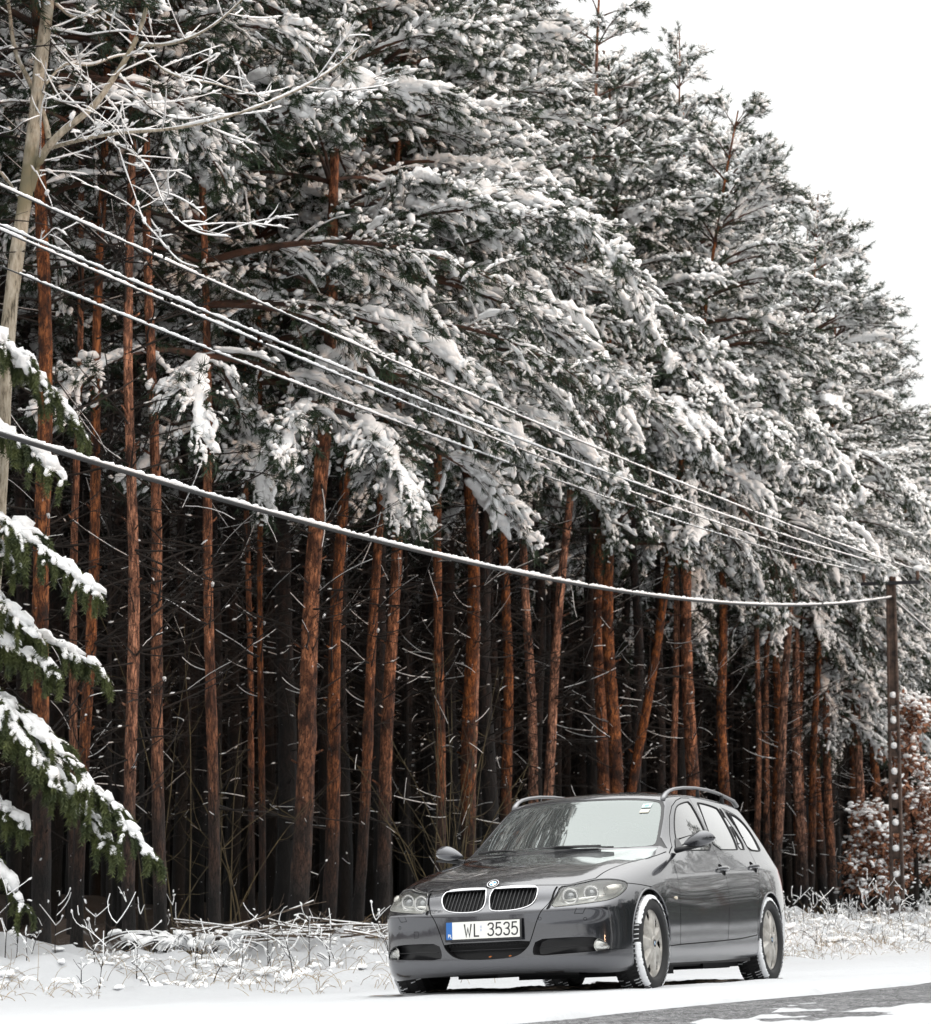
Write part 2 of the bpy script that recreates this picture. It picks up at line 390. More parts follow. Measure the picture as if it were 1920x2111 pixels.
# ---- car materials
M = {}
M['paint'] = mat('graphite_metallic_paint', (.06, .058, .068), .26, .82, Coat_Weight=1.0, Coat_Roughness=.035, Coat_IOR=1.95)
n = N(M['paint'], 'ShaderNodeTexNoise'); n.inputs['Scale'].default_value = 900; n.inputs['Detail'].default_value = 1
tcn = N(M['paint'], 'ShaderNodeTexCoord'); L(M['paint'], tcn.outputs['Object'], n.inputs['Vector'])
rr = N(M['paint'], 'ShaderNodeValToRGB'); rr.color_ramp.elements[0].color = (.026, .027, .033, 1); rr.color_ramp.elements[1].color = (.066, .069, .083, 1)
L(M['paint'], n.outputs['Fac'], rr.inputs[0]); L(M['paint'], rr.outputs[0], B(M['paint']).inputs['Base Color'])
# thin road film: roughness of the clear coat rises towards the sills
n2 = N(M['paint'], 'ShaderNodeTexNoise'); n2.inputs['Scale'].default_value = 3.5; n2.inputs['Detail'].default_value = 5; L(M['paint'], tcn.outputs['Object'], n2.inputs['Vector'])
s2 = N(M['paint'], 'ShaderNodeSeparateXYZ'); L(M['paint'], tcn.outputs['Object'], s2.inputs[0])
mr = N(M['paint'], 'ShaderNodeMapRange'); mr.inputs[1].default_value = .55; mr.inputs[2].default_value = .15; mr.inputs[3].default_value = .03; mr.inputs[4].default_value = .30
L(M['paint'], s2.outputs[2], mr.inputs[0])
mm = N(M['paint'], 'ShaderNodeMath', operation='MULTIPLY'); L(M['paint'], mr.outputs[0], mm.inputs[0]); L(M['paint'], n2.outputs['Fac'], mm.inputs[1])
ma_ = N(M['paint'], 'ShaderNodeMath', operation='ADD'); L(M['paint'], mm.outputs[0], ma_.inputs[0]); ma_.inputs[1].default_value = .02
L(M['paint'], ma_.outputs[0], B(M['paint']).inputs['Coat Roughness'])
M['black'] = mat('black_liner', (.008, .008, .009), .7)
M['blackplastic'] = mat('black_plastic', (.018, .018, .02), .45)
M['trim'] = mat('dark_window_trim', (.05, .05, .052), .35)
M['gloss'] = mat('gloss_trim_grey', (.16, .16, .165), .35, .5)
M['chrome'] = mat('chrome', (.82, .82, .84), .12, 1.0)
M['satin'] = mat('satin_roof_rail', (.27, .27, .28), .28, .8)
M['reflector'] = mat('lamp_reflector', (.75, .75, .73), .20, .85)
M['lamphouse'] = mat('lamp_housing', (.80, .80, .76), .28, .35)
M['ring'] = mat('lamp_ring', (.85, .85, .85), .25, .2)
M['projector'] = mat('projector_lens', (.30, .31, .32), .06, .6)
M['tyre'] = mat('tyre_rubber', (.016, .016, .017), .75)
M['snow'] = mat('packed_snow', (.86, .87, .89), .75, Subsurface_Weight=0.0)
M['cover'] = mat('wheel_cover_beige_grey', (.42, .385, .34), .45, .35)
noise_color(M['cover'], (.34, .315, .28), (.55, .53, .495), 14, 5, .3, .6)
M['seat'] = mat('seat_cloth', (.05, .05, .055), .9)
M['dash'] = mat('dashboard', (.03, .03, .033), .6)
M['plate_white'] = mat('plate_white', (.80, .80, .76), .4)
M['plate_blue'] = mat('plate_blue', (.02, .13, .42), .4)
M['ink'] = mat('plate_black_ink', (.01, .01, .012), .5)
M['red'] = mat('tail_lamp_red', (.35, .012, .012), .12)
M['amber'] = mat('indicator_pale', (.66, .58, .46), .25); M['bowl'] = mat('indicator_bowl', (.50, .49, .45), .25, .5)
def glass(name, tint, gl=(1, 1, 1), veil=0.0, rough=0.0, ior=1.52, boost=1.9):
    m = bpy.data.materials.new(name); m.use_nodes = True; ntr = m.node_tree; ntr.nodes.clear()
    out = ntr.nodes.new('ShaderNodeOutputMaterial'); tr = ntr.nodes.new('ShaderNodeBsdfTransparent'); tr.inputs[0].default_value = (*tint, 1)
    g = ntr.nodes.new('ShaderNodeBsdfGlossy'); g.inputs['Roughness'].default_value = rough; g.inputs[0].default_value = (*gl, 1)
    f = ntr.nodes.new('ShaderNodeFresnel'); f.inputs[0].default_value = ior
    mu = ntr.nodes.new('ShaderNodeMath'); mu.operation = 'MULTIPLY'; mu.use_clamp = True; mu.inputs[1].default_value = boost
    ntr.links.new(f.outputs[0], mu.inputs[0])
    mix = ntr.nodes.new('ShaderNodeMixShader'); ntr.links.new(mu.outputs[0], mix.inputs[0]); ntr.links.new(tr.outputs[0], mix.inputs[1]); ntr.links.new(g.outputs[0], mix.inputs[2])
    last = mix
    if veil:
        d = ntr.nodes.new('ShaderNodeBsdfDiffuse'); d.inputs[0].default_value = (.8, .84, .85, 1)
        m2 = ntr.nodes.new('ShaderNodeMixShader'); m2.inputs[0].default_value = veil
        ntr.links.new(mix.outputs[0], m2.inputs[1]); ntr.links.new(d.outputs[0], m2.inputs[2]); last = m2
    ntr.links.new(last.outputs[0], out.inputs['Surface']); return m
M['windscreen'] = glass('windscreen_glass', (.38, .47, .45), gl=(.90, .97, .95), veil=.045, boost=2.5)
M['window'] = glass('side_glass', (.25, .27, .27), veil=.04, boost=2.3)
M['lampglass'] = glass('lamp_glass', (.97, .97, .96), veil=.03, boost=1.0)

# ---- carving of the body surface
def basis(d):
    d = Vector(d).normalized(); u = Vector((0, 0, 1)).cross(d)
    if u.length < .1: u = Vector((0, 1, 0))      # looking down: u = y
    u.normalize(); return u, d.cross(u), d
def to2(P, d):
    u, v, _ = basis(d); return [(p.dot(u), p.dot(v)) for p in P]
def in_poly(x, y, P):
    c = False; j = len(P)-1
    for i in range(len(P)):
        if (P[i][1] > y) != (P[j][1] > y) and x < (P[j][0]-P[i][0])*(y-P[i][1])/(P[j][1]-P[i][1]+1e-12)+P[i][0]: c = not c
        j = i
    return c
def smooth_poly(P, it=1, closed=True, w=.25):
    for _ in range(it):
        Q = []; n = len(P)
        for i in range(n if closed else n-1):
            a = P[i]; b = P[(i+1) % n]
            Q += [tuple(a[k]*(1-w)+b[k]*w for k in range(len(a))), tuple(a[k]*w+b[k]*(1-w) for k in range(len(a)))]
        P = Q if closed else [P[0]]+Q+[P[-1]]
    return P
class Fc:
    __slots__ = ('v', 'part', 'n', 'c', 'bx', 'ok')
class Soup:
    """the body skin as loose polygons that can be split by lines; normals ride along with the vertices"""
    def __init__(s, me):
        s.V = [v.co.copy() for v in me.vertices]; s.N = [v.normal.copy() for v in me.vertices]; s.E = {}; s.F = []
        for p in me.polygons: s.add(tuple(p.vertices), 0)
    def add(s, vs, part):
        f = Fc(); f.v = vs; f.part = part; f.bx = {}; f.ok = True
        P = [s.V[i] for i in vs]; c = P[0].copy()
        for q in P[1:]: c += q
        f.c = c/len(P)
        nn = Vector()
        for k in range(1, len(P)-1): nn += (P[k]-P[0]).cross(P[k+1]-P[0])
        if nn.length < 1e-14: nn = s.N[vs[0]].copy()
        f.n = nn.normalized(); s.F.append(f); return f
    def box(s, f, key, u, v):
        b = f.bx.get(key)
        if b is None:
            X = [s.V[i].dot(u) for i in f.v]; Y = [s.V[i].dot(v) for i in f.v]
            b = f.bx[key] = (min(X), max(X), min(Y), max(Y), X, Y)
        return b
    def gather(s, P2, d, filt):
        u, v, dd = basis(d); key = (round(dd.x, 3), round(dd.y, 3), round(dd.z, 3)); e = .006
        x0 = min(p[0] for p in P2)-e; x1 = max(p[0] for p in P2)+e; y0 = min(p[1] for p in P2)-e; y1 = max(p[1] for p in P2)+e
        res = {}
        for f in s.F:
            if not f.ok: continue
            b = f.bx.get(key) or s.box(f, key, u, v)
            if b[0] < x1 and b[1] > x0 and b[2] < y1 and b[3] > y0 and filt(f): res[f] = b
        return res
    def cut(s, P2, d, filt, pool=None):
        u, v, dd = basis(d); key = (round(dd.x, 3), round(dd.y, 3), round(dd.z, 3))
        if pool is None: pool = s.gather(P2, d, filt)
        x0 = min(p[0] for p in P2); x1 = max(p[0] for p in P2); y0 = min(p[1] for p in P2); y1 = max(p[1] for p in P2)
        cand = {f: b for f, b in pool.items() if f.ok and b[0] < x1 and b[1] > x0 and b[2] < y1 and b[3] > y0}
        n = len(P2)
        for i in range(n):
            a = P2[i]; b = P2[(i+1) % n]
            if (a[0]-b[0])**2+(a[1]-b[1])**2 < 1e-9: continue
            x0, x1 = min(a[0], b[0])-1e-4, max(a[0], b[0])+1e-4; y0, y1 = min(a[1], b[1])-1e-4, max(a[1], b[1])+1e-4
            nx, ny = -(b[1]-a[1]), b[0]-a[0]; l_ = math.hypot(nx, ny); nx /= l_; ny /= l_; k0 = a[0]*nx+a[1]*ny
            cache = {}
            for f, q in list(cand.items()):
                if q[0] < x1 and q[1] > x0 and q[2] < y1 and q[3] > y0:
                    ds = [q[4][k]*nx+q[5][k]*ny-k0 for k in range(len(f.v))]
                    if min(ds) < -1e-6 and max(ds) > 1e-6:
                        A = []; Bq = []; m = len(ds)
                        for k in range(m):
                            i0 = f.v[k]; i1 = f.v[(k+1) % m]; d0 = ds[k]; d1 = ds[(k+1) % m]
                            if d0 >= -1e-6: A.append(i0)
                            if d0 <= 1e-6: Bq.append(i0)
                            if (d0 > 1e-6 and d1 < -1e-6) or (d0 < -1e-6 and d1 > 1e-6):
                                ek = (min(i0, i1), max(i0, i1)); w_ = cache.get(ek)
                                if w_ is None:
                                    t = d0/(d0-d1); s.V.append(s.V[i0].lerp(s.V[i1], t)); s.N.append(s.N[i0].lerp(s.N[i1], t).normalized()); w_ = cache[ek] = len(s.V)-1
                                A.append(w_); Bq.append(w_)
                        f.ok = False; cand.pop(f, None); pool.pop(f, None)
                        for P in (A, Bq):
                            if len(P) >= 3:
                                g = s.add(tuple(P), f.part); g.n = f.n; bb = s.box(g, key, u, v); cand[g] = bb; pool[g] = bb
        return [f for f in cand if f.ok and in_poly(f.c.dot(u), f.c.dot(v), P2)]
    def clean(s): s.F = [f for f in s.F if f.ok]
def band(P2, w=.0035):
    n = len(P2); Lh = []; Rh = []
    for i in range(n):
        a = P2[max(i-1, 0)]; b = P2[min(i+1, n-1)]
        dx, dy = b[0]-a[0], b[1]-a[1]; l = math.hypot(dx, dy)+1e-9
        Lh.append((P2[i][0]-dy/l*w, P2[i][1]+dx/l*w)); Rh.append((P2[i][0]+dy/l*w, P2[i][1]-dx/l*w))
    return Lh + Rh[::-1]
def c3(p, s=1): return Vector((-p[0], p[1]*s, p[2]))    # car table coordinates -> mesh

def build_car():
    car = empty('parked_car', CAR_POS)
    car.rotation_euler = CAR_ROT
    tag(car, 'dark grey metallic estate car parked on the snowy verge, facing the camera', 'car')
    me = car_surface(3)
    full = bmesh.new(); full.from_mesh(me)
    bvh = BVHTree.FromBMesh(full); full.free()
    sp = Soup(me)
    names = ['body']
    def pid(nm):
        if nm not in names: names.append(nm)
        return names.index(nm)
    SIDE = {1: lambda f: f.n.y > .12, -1: lambda f: f.n.y < -.12}
    def seam_ok(f): return f.part >= 0
    def region(nm, poly, dirn, filt, s=1, sm=0, only=('body',)):
        P3 = [c3(p, s) for p in poly]; d = (dirn[0], dirn[1]*s, dirn[2])
        P2 = to2(P3, d)
        if sm: P2 = smooth_poly(P2, sm)
        ok = [pid(o_) for o_ in only]
        sp.clean(); fs = sp.cut(P2, d, lambda f: filt(f) and f.part in ok)
        k = pid(nm)
        for f in fs: f.part = k
        return P2, d
    def seam(poly, dirn, filt, s=1, sm=1, w=.0035, closed=False):
        P3 = [c3(p, s) for p in poly]; d = (dirn[0], dirn[1]*s, dirn[2])
        P2 = to2(P3, d)
        if sm: P2 = smooth_poly(P2, sm, closed)
        if closed: P2 = P2+[P2[0]]
        pool = sp.gather(P2, d, lambda f: filt(f) and f.part >= 0)
        for a, b in zip(P2, P2[1:]):
            l = math.hypot(b[0]-a[0], b[1]-a[1])
            if l < 1e-5: continue
            ex = ((b[0]-a[0])/l*w*.6, (b[1]-a[1])/l*w*.6)
            q = band([(a[0]-ex[0], a[1]-ex[1]), (b[0]+ex[0], b[1]+ex[1])], w)
            for f in sp.cut(q, d, None, pool): f.part = -1; pool.pop(f, None)
    def on(p, dirn, s=1):
        """point of the surface along dirn from table point p"""
        d = Vector((dirn[0], dirn[1]*s, dirn[2])).normalized()
        o = c3(p, s) + d*1.5
        h = bvh.ray_cast(o, -d)
        return (h[0], h[1]) if h[0] is not None else (c3(p, s), d)
    FRONT = (1, 0, 0); LEFT = (0, 1, 0); UP = (0, 0, 1)
    DIAG = (math.cos(R(38)), math.sin(R(38)), 0)
    HL = [(-.728,.440,.572),(-.640,.446,.650),(-.587,.458,.706),(-.564,.523,.711),(-.504,.591,.727),(-.425,.664,.746),(-.37,.739,.746),(-.315,.791,.737),(-.273,.823,.721),(-.300,.830,.695),(-.343,.833,.672),(-.436,.822,.635),(-.533,.791,.608),(-.619,.715,.595),(-.691,.564,.580)]
    FOG = [(-.757,.345,.370),(-.722,.506,.375),(-.668,.662,.373),(-.635,.726,.365),(-.605,.766,.339),(-.580,.788,.312),(-.575,.792,.297),(-.596,.778,.284),(-.654,.711,.277),(-.716,.558,.270),(-.765,.330,.262),(-.76,.318,.300)]
    KID = [(-.63,.026,.713),(-.63,.030,.7135),(-.61,.182,.7145),(-.61,.312,.711),(-.61,.322,.709),(-.63,.332,.700),(-.67,.340,.672),(-.71,.334,.630),(-.737,.306,.592),(-.755,.245,.571),(-.765,.147,.563),(-.765,.055,.566),(-.755,.026,.584),(-.732,.014,.625),(-.706,.014,.67)]
    LOW = [(-.765,.312,.368),(-.765,.300,.335),(-.77,.270,.303),(-.775,.23,.275),(-.775,.17,.258),(-.78,0,.252),(-.775,-.17,.258),(-.775,-.23,.275),(-.77,-.270,.303),(-.765,-.300,.335),(-.765,-.312,.368),(-.77,0,.364)]
    WS = [(1.20,0,1.360),(1.20,.25,1.357),(1.21,.42,1.348),(1.255,.545,1.330),(1.235,.585,1.305),(1.10,.622,1.215),(.987,.645,1.140),(.86,.672,1.050),(.80,.678,1.012),(.765,.655,.995),(.68,.50,.993),(.62,.25,.998),(.60,0,1.000)]
    WS = WS + [(x, -y, z) for x, y, z in WS[::-1] if y > 0]
    FW = [(1.05,.78,.962),(1.03,.77,.975),(1.05,.75,1.03),(1.145,.72,1.118),(1.24,.68,1.190),(1.335,.65,1.250),(1.42,.64,1.290),(1.52,.63,1.314),(1.68,.615,1.336),(1.81,.607,1.346),(1.795,.676,1.229),(1.757,.739,1.105),(1.722,.796,.978),(1.4,.79,.970)]
    RW = [(1.925,.606,1.346),(2.2,.606,1.342),(2.44,.606,1.324),(2.49,.62,1.310),(2.470,.677,1.207),(2.430,.745,1.084),(2.365,.79,1.000),(2.33,.794,.992),(1.79,.797,.982),(1.853,.722,1.142)]
    QL = [(2.530,.611,1.316),(2.565,.609,1.313),(2.596,.698,1.164),(2.584,.789,1.000),(2.400,.794,.996),(2.48,.74,1.09),(2.52,.67,1.21)]
    QW = [(2.650,.61,1.306),(2.798,.62,1.285),(2.93,.623,1.262),(3.015,.642,1.222),(3.055,.663,1.18),(3.068,.693,1.13),(3.055,.724,1.08),(3.03,.759,1.025),(3.004,.782,.995),(2.655,.787,1.002),(2.690,.74,1.09),(2.682,.698,1.17)]
    WIN_TRIM = [(1.02,.78,.950),(1.01,.77,.975),(1.05,.75,1.04),(1.15,.72,1.135),(1.26,.68,1.215),(1.37,.65,1.276),(1.51,.63,1.322),(1.68,.615,1.351),(1.9,.607,1.362),(2.2,.60,1.360),(2.5,.6,1.344),(2.8,.61,1.306),(2.96,.62,1.275),(3.05,.64,1.228),(3.09,.66,1.18),(3.10,.69,1.12),(3.085,.72,1.06),(3.05,.77,.985),(2.6,.79,.987),(2.2,.79,.976),(1.7,.79,.965),(1.3,.79,.957)]
    # arches
    def circ(cx, cz, r, n=40): return [(cx+r*math.cos(2*PI*k/n), .9, cz+r*math.sin(2*PI*k/n)) for k in range(n)]
    ARCH = [((-.002, .330), .347), ((2.785, .312), .357)]
    for s in (1, -1):
        low = lambda f, s=s: f.n.y*s > .05 and f.c.z < .78
        for (cx, cz), r in ARCH:
            for dr in (.012, .026, .05):
                P2 = to2([c3(p, s) for p in circ(cx, cz, r+dr)], (0, s, 0)); sp.cut(P2, (0, s, 0), low)
            P2 = to2([c3(p, s) for p in circ(cx, cz, r)], (0, s, 0))
            for f in sp.cut(P2, (0, s, 0), lambda f, s=s: f.c.y*s > .45 and f.c.z < .78): f.part = -2
    sp.F = [f for f in sp.F if f.ok and f.part != -2]
    # rolled arch lips
    for v_ in sp.V:
        sg = 1 if v_.y > 0 else -1
        if abs(v_.y) < .6: continue
        for (cx, cz), r in ARCH:
            q = math.hypot(-v_.x-cx, v_.z-cz)
            if q < r+.049 and v_.z > .16:
                t = 1-(q-r)/.05
                pass
    for s in (1, -1):
        for hx, hz in ((1.70, .830), (2.49, .860)):
            P2 = to2([c3((hx+.058*math.cos(a*PI/8), .9, hz+.043*math.sin(a*PI/8)), s) for a in range(16)], (0, s, 0))
            for f in sp.cut(P2, (0, s, 0), lambda f, s=s: f.n.y*s > .3): f.part = -1
    # windscreen
    fr = lambda f: f.n.z > .2 and f.n.x > .05
    region('windscreen_frame', [(x, y*1.028, z+.010 if z > 1.3 else (z-.004 if z < 1.02 else z)) for x, y, z in WS], FRONT, fr, sm=1)
    region('windscreen', WS, FRONT, fr, sm=2, only=('body', 'windscreen_frame'))
    for s in (1, -1):
        sd = SIDE[s]
        gd = lambda f, s=s: f.n.y*s > .12
        region('window_trim'+str(s), WIN_TRIM, LEFT, gd, s, 2)
        for nm, P in (('front_window', FW), ('rear_window', RW), ('rear_window', QL), ('quarter_window', QW)):
            region(nm+str(s), P, LEFT, gd, s, 1, only=('window_trim'+str(s), 'body'))
    hd = lambda f: f.n.x > -.2
    for s in (1, -1):
        region('headlight'+str(s), HL, DIAG, lambda f, s=s: f.n.x > .05 and f.n.y*s > -.3 and f.c.y*s > .3, s, 1)
        region('fog_opening', FOG, FRONT, lambda f, s=s: f.n.x > .05 and f.c.y*s > .2, s, 1)
        region('kidney', KID, FRONT, lambda f, s=s: f.n.x > .05 and f.c.y*s > -.02, s, 1)
        region('tail_lamp'+str(s), [(3.20,.9,.86),(3.5,.9,.90),(3.8,.8,.90),(3.8,.8,.66),(3.5,.9,.64),(3.24,.9,.70)], LEFT, lambda f, s=s: f.c.y*s > .5 and f.c.x < -3.1, s, 1)
    region('lower_opening', LOW, FRONT, lambda f: f.n.x > .05, 1, 1)
    # hood
    HE = [(-.655,0,.712),(-.64,.02,.712),(-.628,.17,.716),(-.612,.30,.709),(-.59,.43,.707),(-.565,.52,.712),(-.515,.58,.728),(-.43,.655,.748)]
    HS = [(-.413,.66,.753),(-.226,.672,.807),(-.026,.700,.845),(.281,.752,.879),(.509,.768,.908),(.72,.775,.935)]
    CW = [(.76,.74,.95),(.735,.66,.96),(.66,.50,.975),(.60,.25,.982),(.575,0,.985)]
    half = HE + HS + CW
    hoodP = half + [(x, -y, z) for x, y, z in half[::-1] if y > 0]
    region('hood', hoodP, UP, lambda f: f.n.z > .05 and f.c.z > .7, 1, 0)
    region('cowl', [(.60,-.7,0),(.56,-.3,0),(.55,0,0),(.56,.3,0),(.60,.7,0),(.80,.76,0),(.86,.70,0),(.80,0,0),(.86,-.70,0),(.80,-.76,0)], UP, lambda f: f.n.z > .05 and f.c.z > .9, 1, 0)
    # bumper and fender areas
    for s in (1, -1):
        region('grille_panel', [(-.7,-.001,.73),(-.587,.452,.73),(-.587,.450,.700),(-.683,.442,.638),(-.727,.412,.579),(-.746,.376,.537),(-.752,.345,.467),(-.76,.315,.381),(-.765,.300,.340),(-.77,.27,.31),(-.775,-.001,.31)], FRONT, lambda f, s=s: f.n.x > .05, s, 0)
    for s in (1, -1):
        region('front_bumper', [(-.9,.9,.05),(-.9,.9,.720),(-.30,.9,.718),(-.14,.9,.706),(.05,.9,.69),(.1,.9,.05)], LEFT, lambda f, s=s: f.c.x > -.1, s, 0)
        FD = [(.80,.9,1.38),(.74,.9,.935),(.665,.9,.84),(.615,.9,.745),(.592,.9,.60),(.580,.9,.50),(.572,.9,.300),(.25,.9,.290),(-.5,.9,.29),(-.5,.9,1.38)]
        region('front_fender'+str(s), FD, LEFT, lambda f, s=s: f.n.y*s > .02 and f.c.z < .945, s, 0)
        DF = [(.74,.9,.935),(.665,.9,.84),(.615,.9,.745),(.592,.9,.60),(.580,.9,.50),(.572,.9,.302),(1.10,.9,.311),(1.655,.9,.322),(1.70,.9,.533),(1.728,.9,.70),(1.732,.9,.80),(1.74,.9,.89),(1.752,.9,.97),(1.79,.8,1.10),(1.825,.8,1.23),(1.862,.8,1.372),(1.66,.8,1.366),(1.50,.8,1.340),(1.34,.8,1.292),(1.20,.8,1.215),(1.02,.8,1.08),(.90,.8,.985)]
        DR = [(1.862,.8,1.372),(1.825,.8,1.23),(1.79,.8,1.10),(1.752,.9,.97),(1.74,.9,.89),(1.732,.9,.80),(1.728,.9,.70),(1.70,.9,.533),(1.655,.9,.322),(2.0,.9,.331),(2.388,.9,.354),(2.402,.9,.45),(2.43,.9,.55),(2.47,.9,.633),(2.532,.9,.784),(2.603,.9,.875),(2.655,.9,.96),(2.665,.8,1.06),(2.655,.8,1.2),(2.615,.8,1.338),(2.4,.8,1.362),(2.1,.8,1.374)]
        region('front_door'+str(s), DF, LEFT, lambda f, s=s: f.n.y*s > .1, s, 0, only=('body', 'window_trim'+str(s)))
        region('rear_door'+str(s), DR, LEFT, lambda f, s=s: f.n.y*s > .1, s, 0, only=('body', 'window_trim'+str(s)))
        gd = lambda f, s=s: f.n.y*s > .1
        seam(DF[:11]+[DF[11]], LEFT, gd, s, 0)
        seam(DF[8:16], LEFT, gd, s, 0, .003)
        seam(DF[15:]+[DF[0]], LEFT, gd, s, 0, .003)
        seam(DR[8:20], LEFT, gd, s, 0)
        seam([(.29,.9,.292)]+[(.572,.9,.302)], LEFT, gd, s, 0)
        # bumper / fender seam behind the lamp, lamp outline, hood outline
        seam([(-.29,.9,.716),(-.14,.9,.706),(.05,.9,.69)], LEFT, gd, s, 0, .003)
        seam([(-.587,.449,.700),(-.683,.442,.638),(-.727,.412,.579),(-.746,.376,.537),(-.752,.345,.467),(-.76,.315,.381),(-.765,.302,.35)], FRONT, lambda f: f.n.x > .05, s, 1, .003)
        seam([(-.587,.452,.704),(-.64,.444,.65),(-.727,.436,.571),(-.728,.425,.566),(-.68,.44,.62)], FRONT, lambda f: f.n.x > .05, s, 0, .007)
        seam(HL, DIAG, lambda f, s=s: f.n.x > .05 and f.c.y*s > .3, s, 1, .004, True)
        seam(HE[3:]+HS, UP, lambda f: f.n.z > .05 and f.c.z > .68, s, 1, .004)
        seam([(-.60,.80,.285),(-.50,.86,.288),(-.36,.88,.290)], LEFT, gd, s, 0, .0015)
        # rear bumper joint and headlamp washer flap, parking sensors
        seam([(3.13,.9,.52),(3.45,.9,.60),(3.72,.9,.62)], LEFT, gd, s, 0, .003)
        seam([(-.688,.612,.560),(-.691,.597,.527),(-.672,.648,.524),(-.668,.668,.560)], FRONT, lambda f: f.n.x > .05, s, 0, .0016)
        seam([(0,.375+.014*math.cos(a*PI/5),.545+.014*math.sin(a*PI/5)) for a in range(10)] if False else [(-.7,.660+.010*math.cos(a*PI/4),.488+.010*math.sin(a*PI/4)) for a in range(8)], FRONT, lambda f: f.n.x > .05, s, 0, .0014, True)
    seam([(-.7,.375+.010*math.cos(a*PI/4),.503+.010*math.sin(a*PI/4)) for a in range(8)], FRONT, lambda f: f.n.x > .05, 1, 0, .0014, True)
    seam([(-.7,-.505,.455),(-.7,-.54,.455),(-.7,-.54,.415),(-.7,-.505,.415)], FRONT, lambda f: f.n.x > .05, 1, 0, .0014, True)
    hl_ = [(x, y, z) for x, y, z in HE[:5]]
    seam([(x, -y, z) for x, y, z in hl_[::-1]]+hl_[1:], UP, lambda f: f.n.z > .02 and f.n.x > 0, 1, 0, .004)
    # ---- split into objects
    sp.clean()
    groups = {}
    for f in sp.F: groups.setdefault(f.part, []).append(f)
    nm_of = {i: n_ for i, n_ in enumerate(names)}
    def extract(nm, fs, m, shift=0.0, thick=0.0):
        mp = {}; V = []; Nn = []; F = []
        for f in fs:
            vs = []
            for i in f.v:
                if i not in mp: mp[i] = len(V); V.append(sp.V[i]-sp.N[i]*shift); Nn.append(sp.N[i])
                vs.append(mp[i])
            F.append(vs)
        n0 = len(V); nf = len(F)
        if thick:     # fold the open rim inwards so the panel has an edge
            cnt = {}
            for vs in F:
                for a_, b_ in zip(vs, vs[1:]+vs[:1]):
                    k_ = (min(a_, b_), max(a_, b_)); cnt.setdefault(k_, []).append((a_, b_))
            inner = {}
            for k_, l_ in cnt.items():
                if len(l_) == 1:
                    a_, b_ = l_[0]
                    q = []
                    for x_ in (b_, a_, a_, b_):
                        q.append(x_)
                    ia = []
                    for x_ in (a_, b_):
                        if x_ not in inner: inner[x_] = len(V); V.append(V[x_]-Nn[x_]*thick); Nn.append(Nn[x_])
                        ia.append(inner[x_])
                    F.append([b_, a_, ia[0], ia[1]])
        me_ = bpy.data.meshes.new(nm); me_.from_pydata([tuple(v) for v in V], [], F)
        me_.polygons.foreach_set('use_smooth', [True]*nf+[False]*(len(F)-nf))
        me_.normals_split_custom_set_from_vertices([tuple(x_) for x_ in Nn]) if not thick else None
        if thick:
            ln = []
            for p in me_.polygons:
                for vi in p.vertices: ln.append(tuple(Nn[vi]) if p.index < nf else (0, 0, 0))
            me_.normals_split_custom_set(ln)
        return link_mesh(nm, me_, m)
    matof = {'body': 'paint', 'hood': 'paint', 'cowl': 'blackplastic', 'grille_panel': 'paint', 'front_bumper': 'paint', 'window_trim': 'trim', 'windscreen_frame': 'blackplastic'}
    objs = {}
    glassp = set(); openp = set()
    for k, fs in groups.items():
        nm = nm_of.get(k)
        if k < 0: continue
        if nm in ('fog_opening', 'kidney', 'lower_opening'): openp.add(k); continue
        base = nm.rstrip('-1')
        if base in ('front_window', 'rear_window', 'quarter_window', 'windscreen', 'headlight'):
            glassp.add(k)
            mt = M['windscreen'] if base == 'windscreen' else (M['lampglass'] if base == 'headlight' else M['window'])
            o = extract(base if base != 'headlight' else 'headlight_cover', fs, mt, .004 if base != 'headlight' else .001)
        else:
            mt = M[matof.get(base, 'paint')] if base != 'tail_lamp' else M['red']
            o = extract(base, fs, mt, .0025 if base in ('window_trim', 'windscreen_frame', 'cowl') else 0, .010)
        objs[nm] = o
    PN = {'body': 'body'}
    for nm, o in objs.items():
        base = nm.rstrip('-1')
        o.name = base if base != 'headlight' else 'headlight_cover'
    def par(nm, p=None):
        if nm in objs: objs[nm].parent = p or car
    for nm in list(objs):
        par(nm)
    # windows belong to their doors, lamp covers to their lamps
    for s in ('1', '-1'):
        for a, b in (('front_window', 'front_door'), ('rear_window', 'rear_door')):
            if a+s in objs and b+s in objs: objs[a+s].parent = objs[b+s]
    # ---- inner liner, dark, behind the seams
    keep = [f for k, fs in groups.items() if k not in glassp and k not in openp for f in fs]
    extract('inner_shell', keep, M['black'], .014).parent = car
    return car, objs, on, extract, sp, groups, names, glassp, openp, bvh, dict(HL=HL, FOG=FOG, KID=KID, LOW=LOW, FRONT=FRONT, DIAG=DIAG, LEFT=LEFT, ARCH=ARCH)
car, objs, on, extract, bm_body, groups, names, glassp, openp, bvh, G_ = build_car()
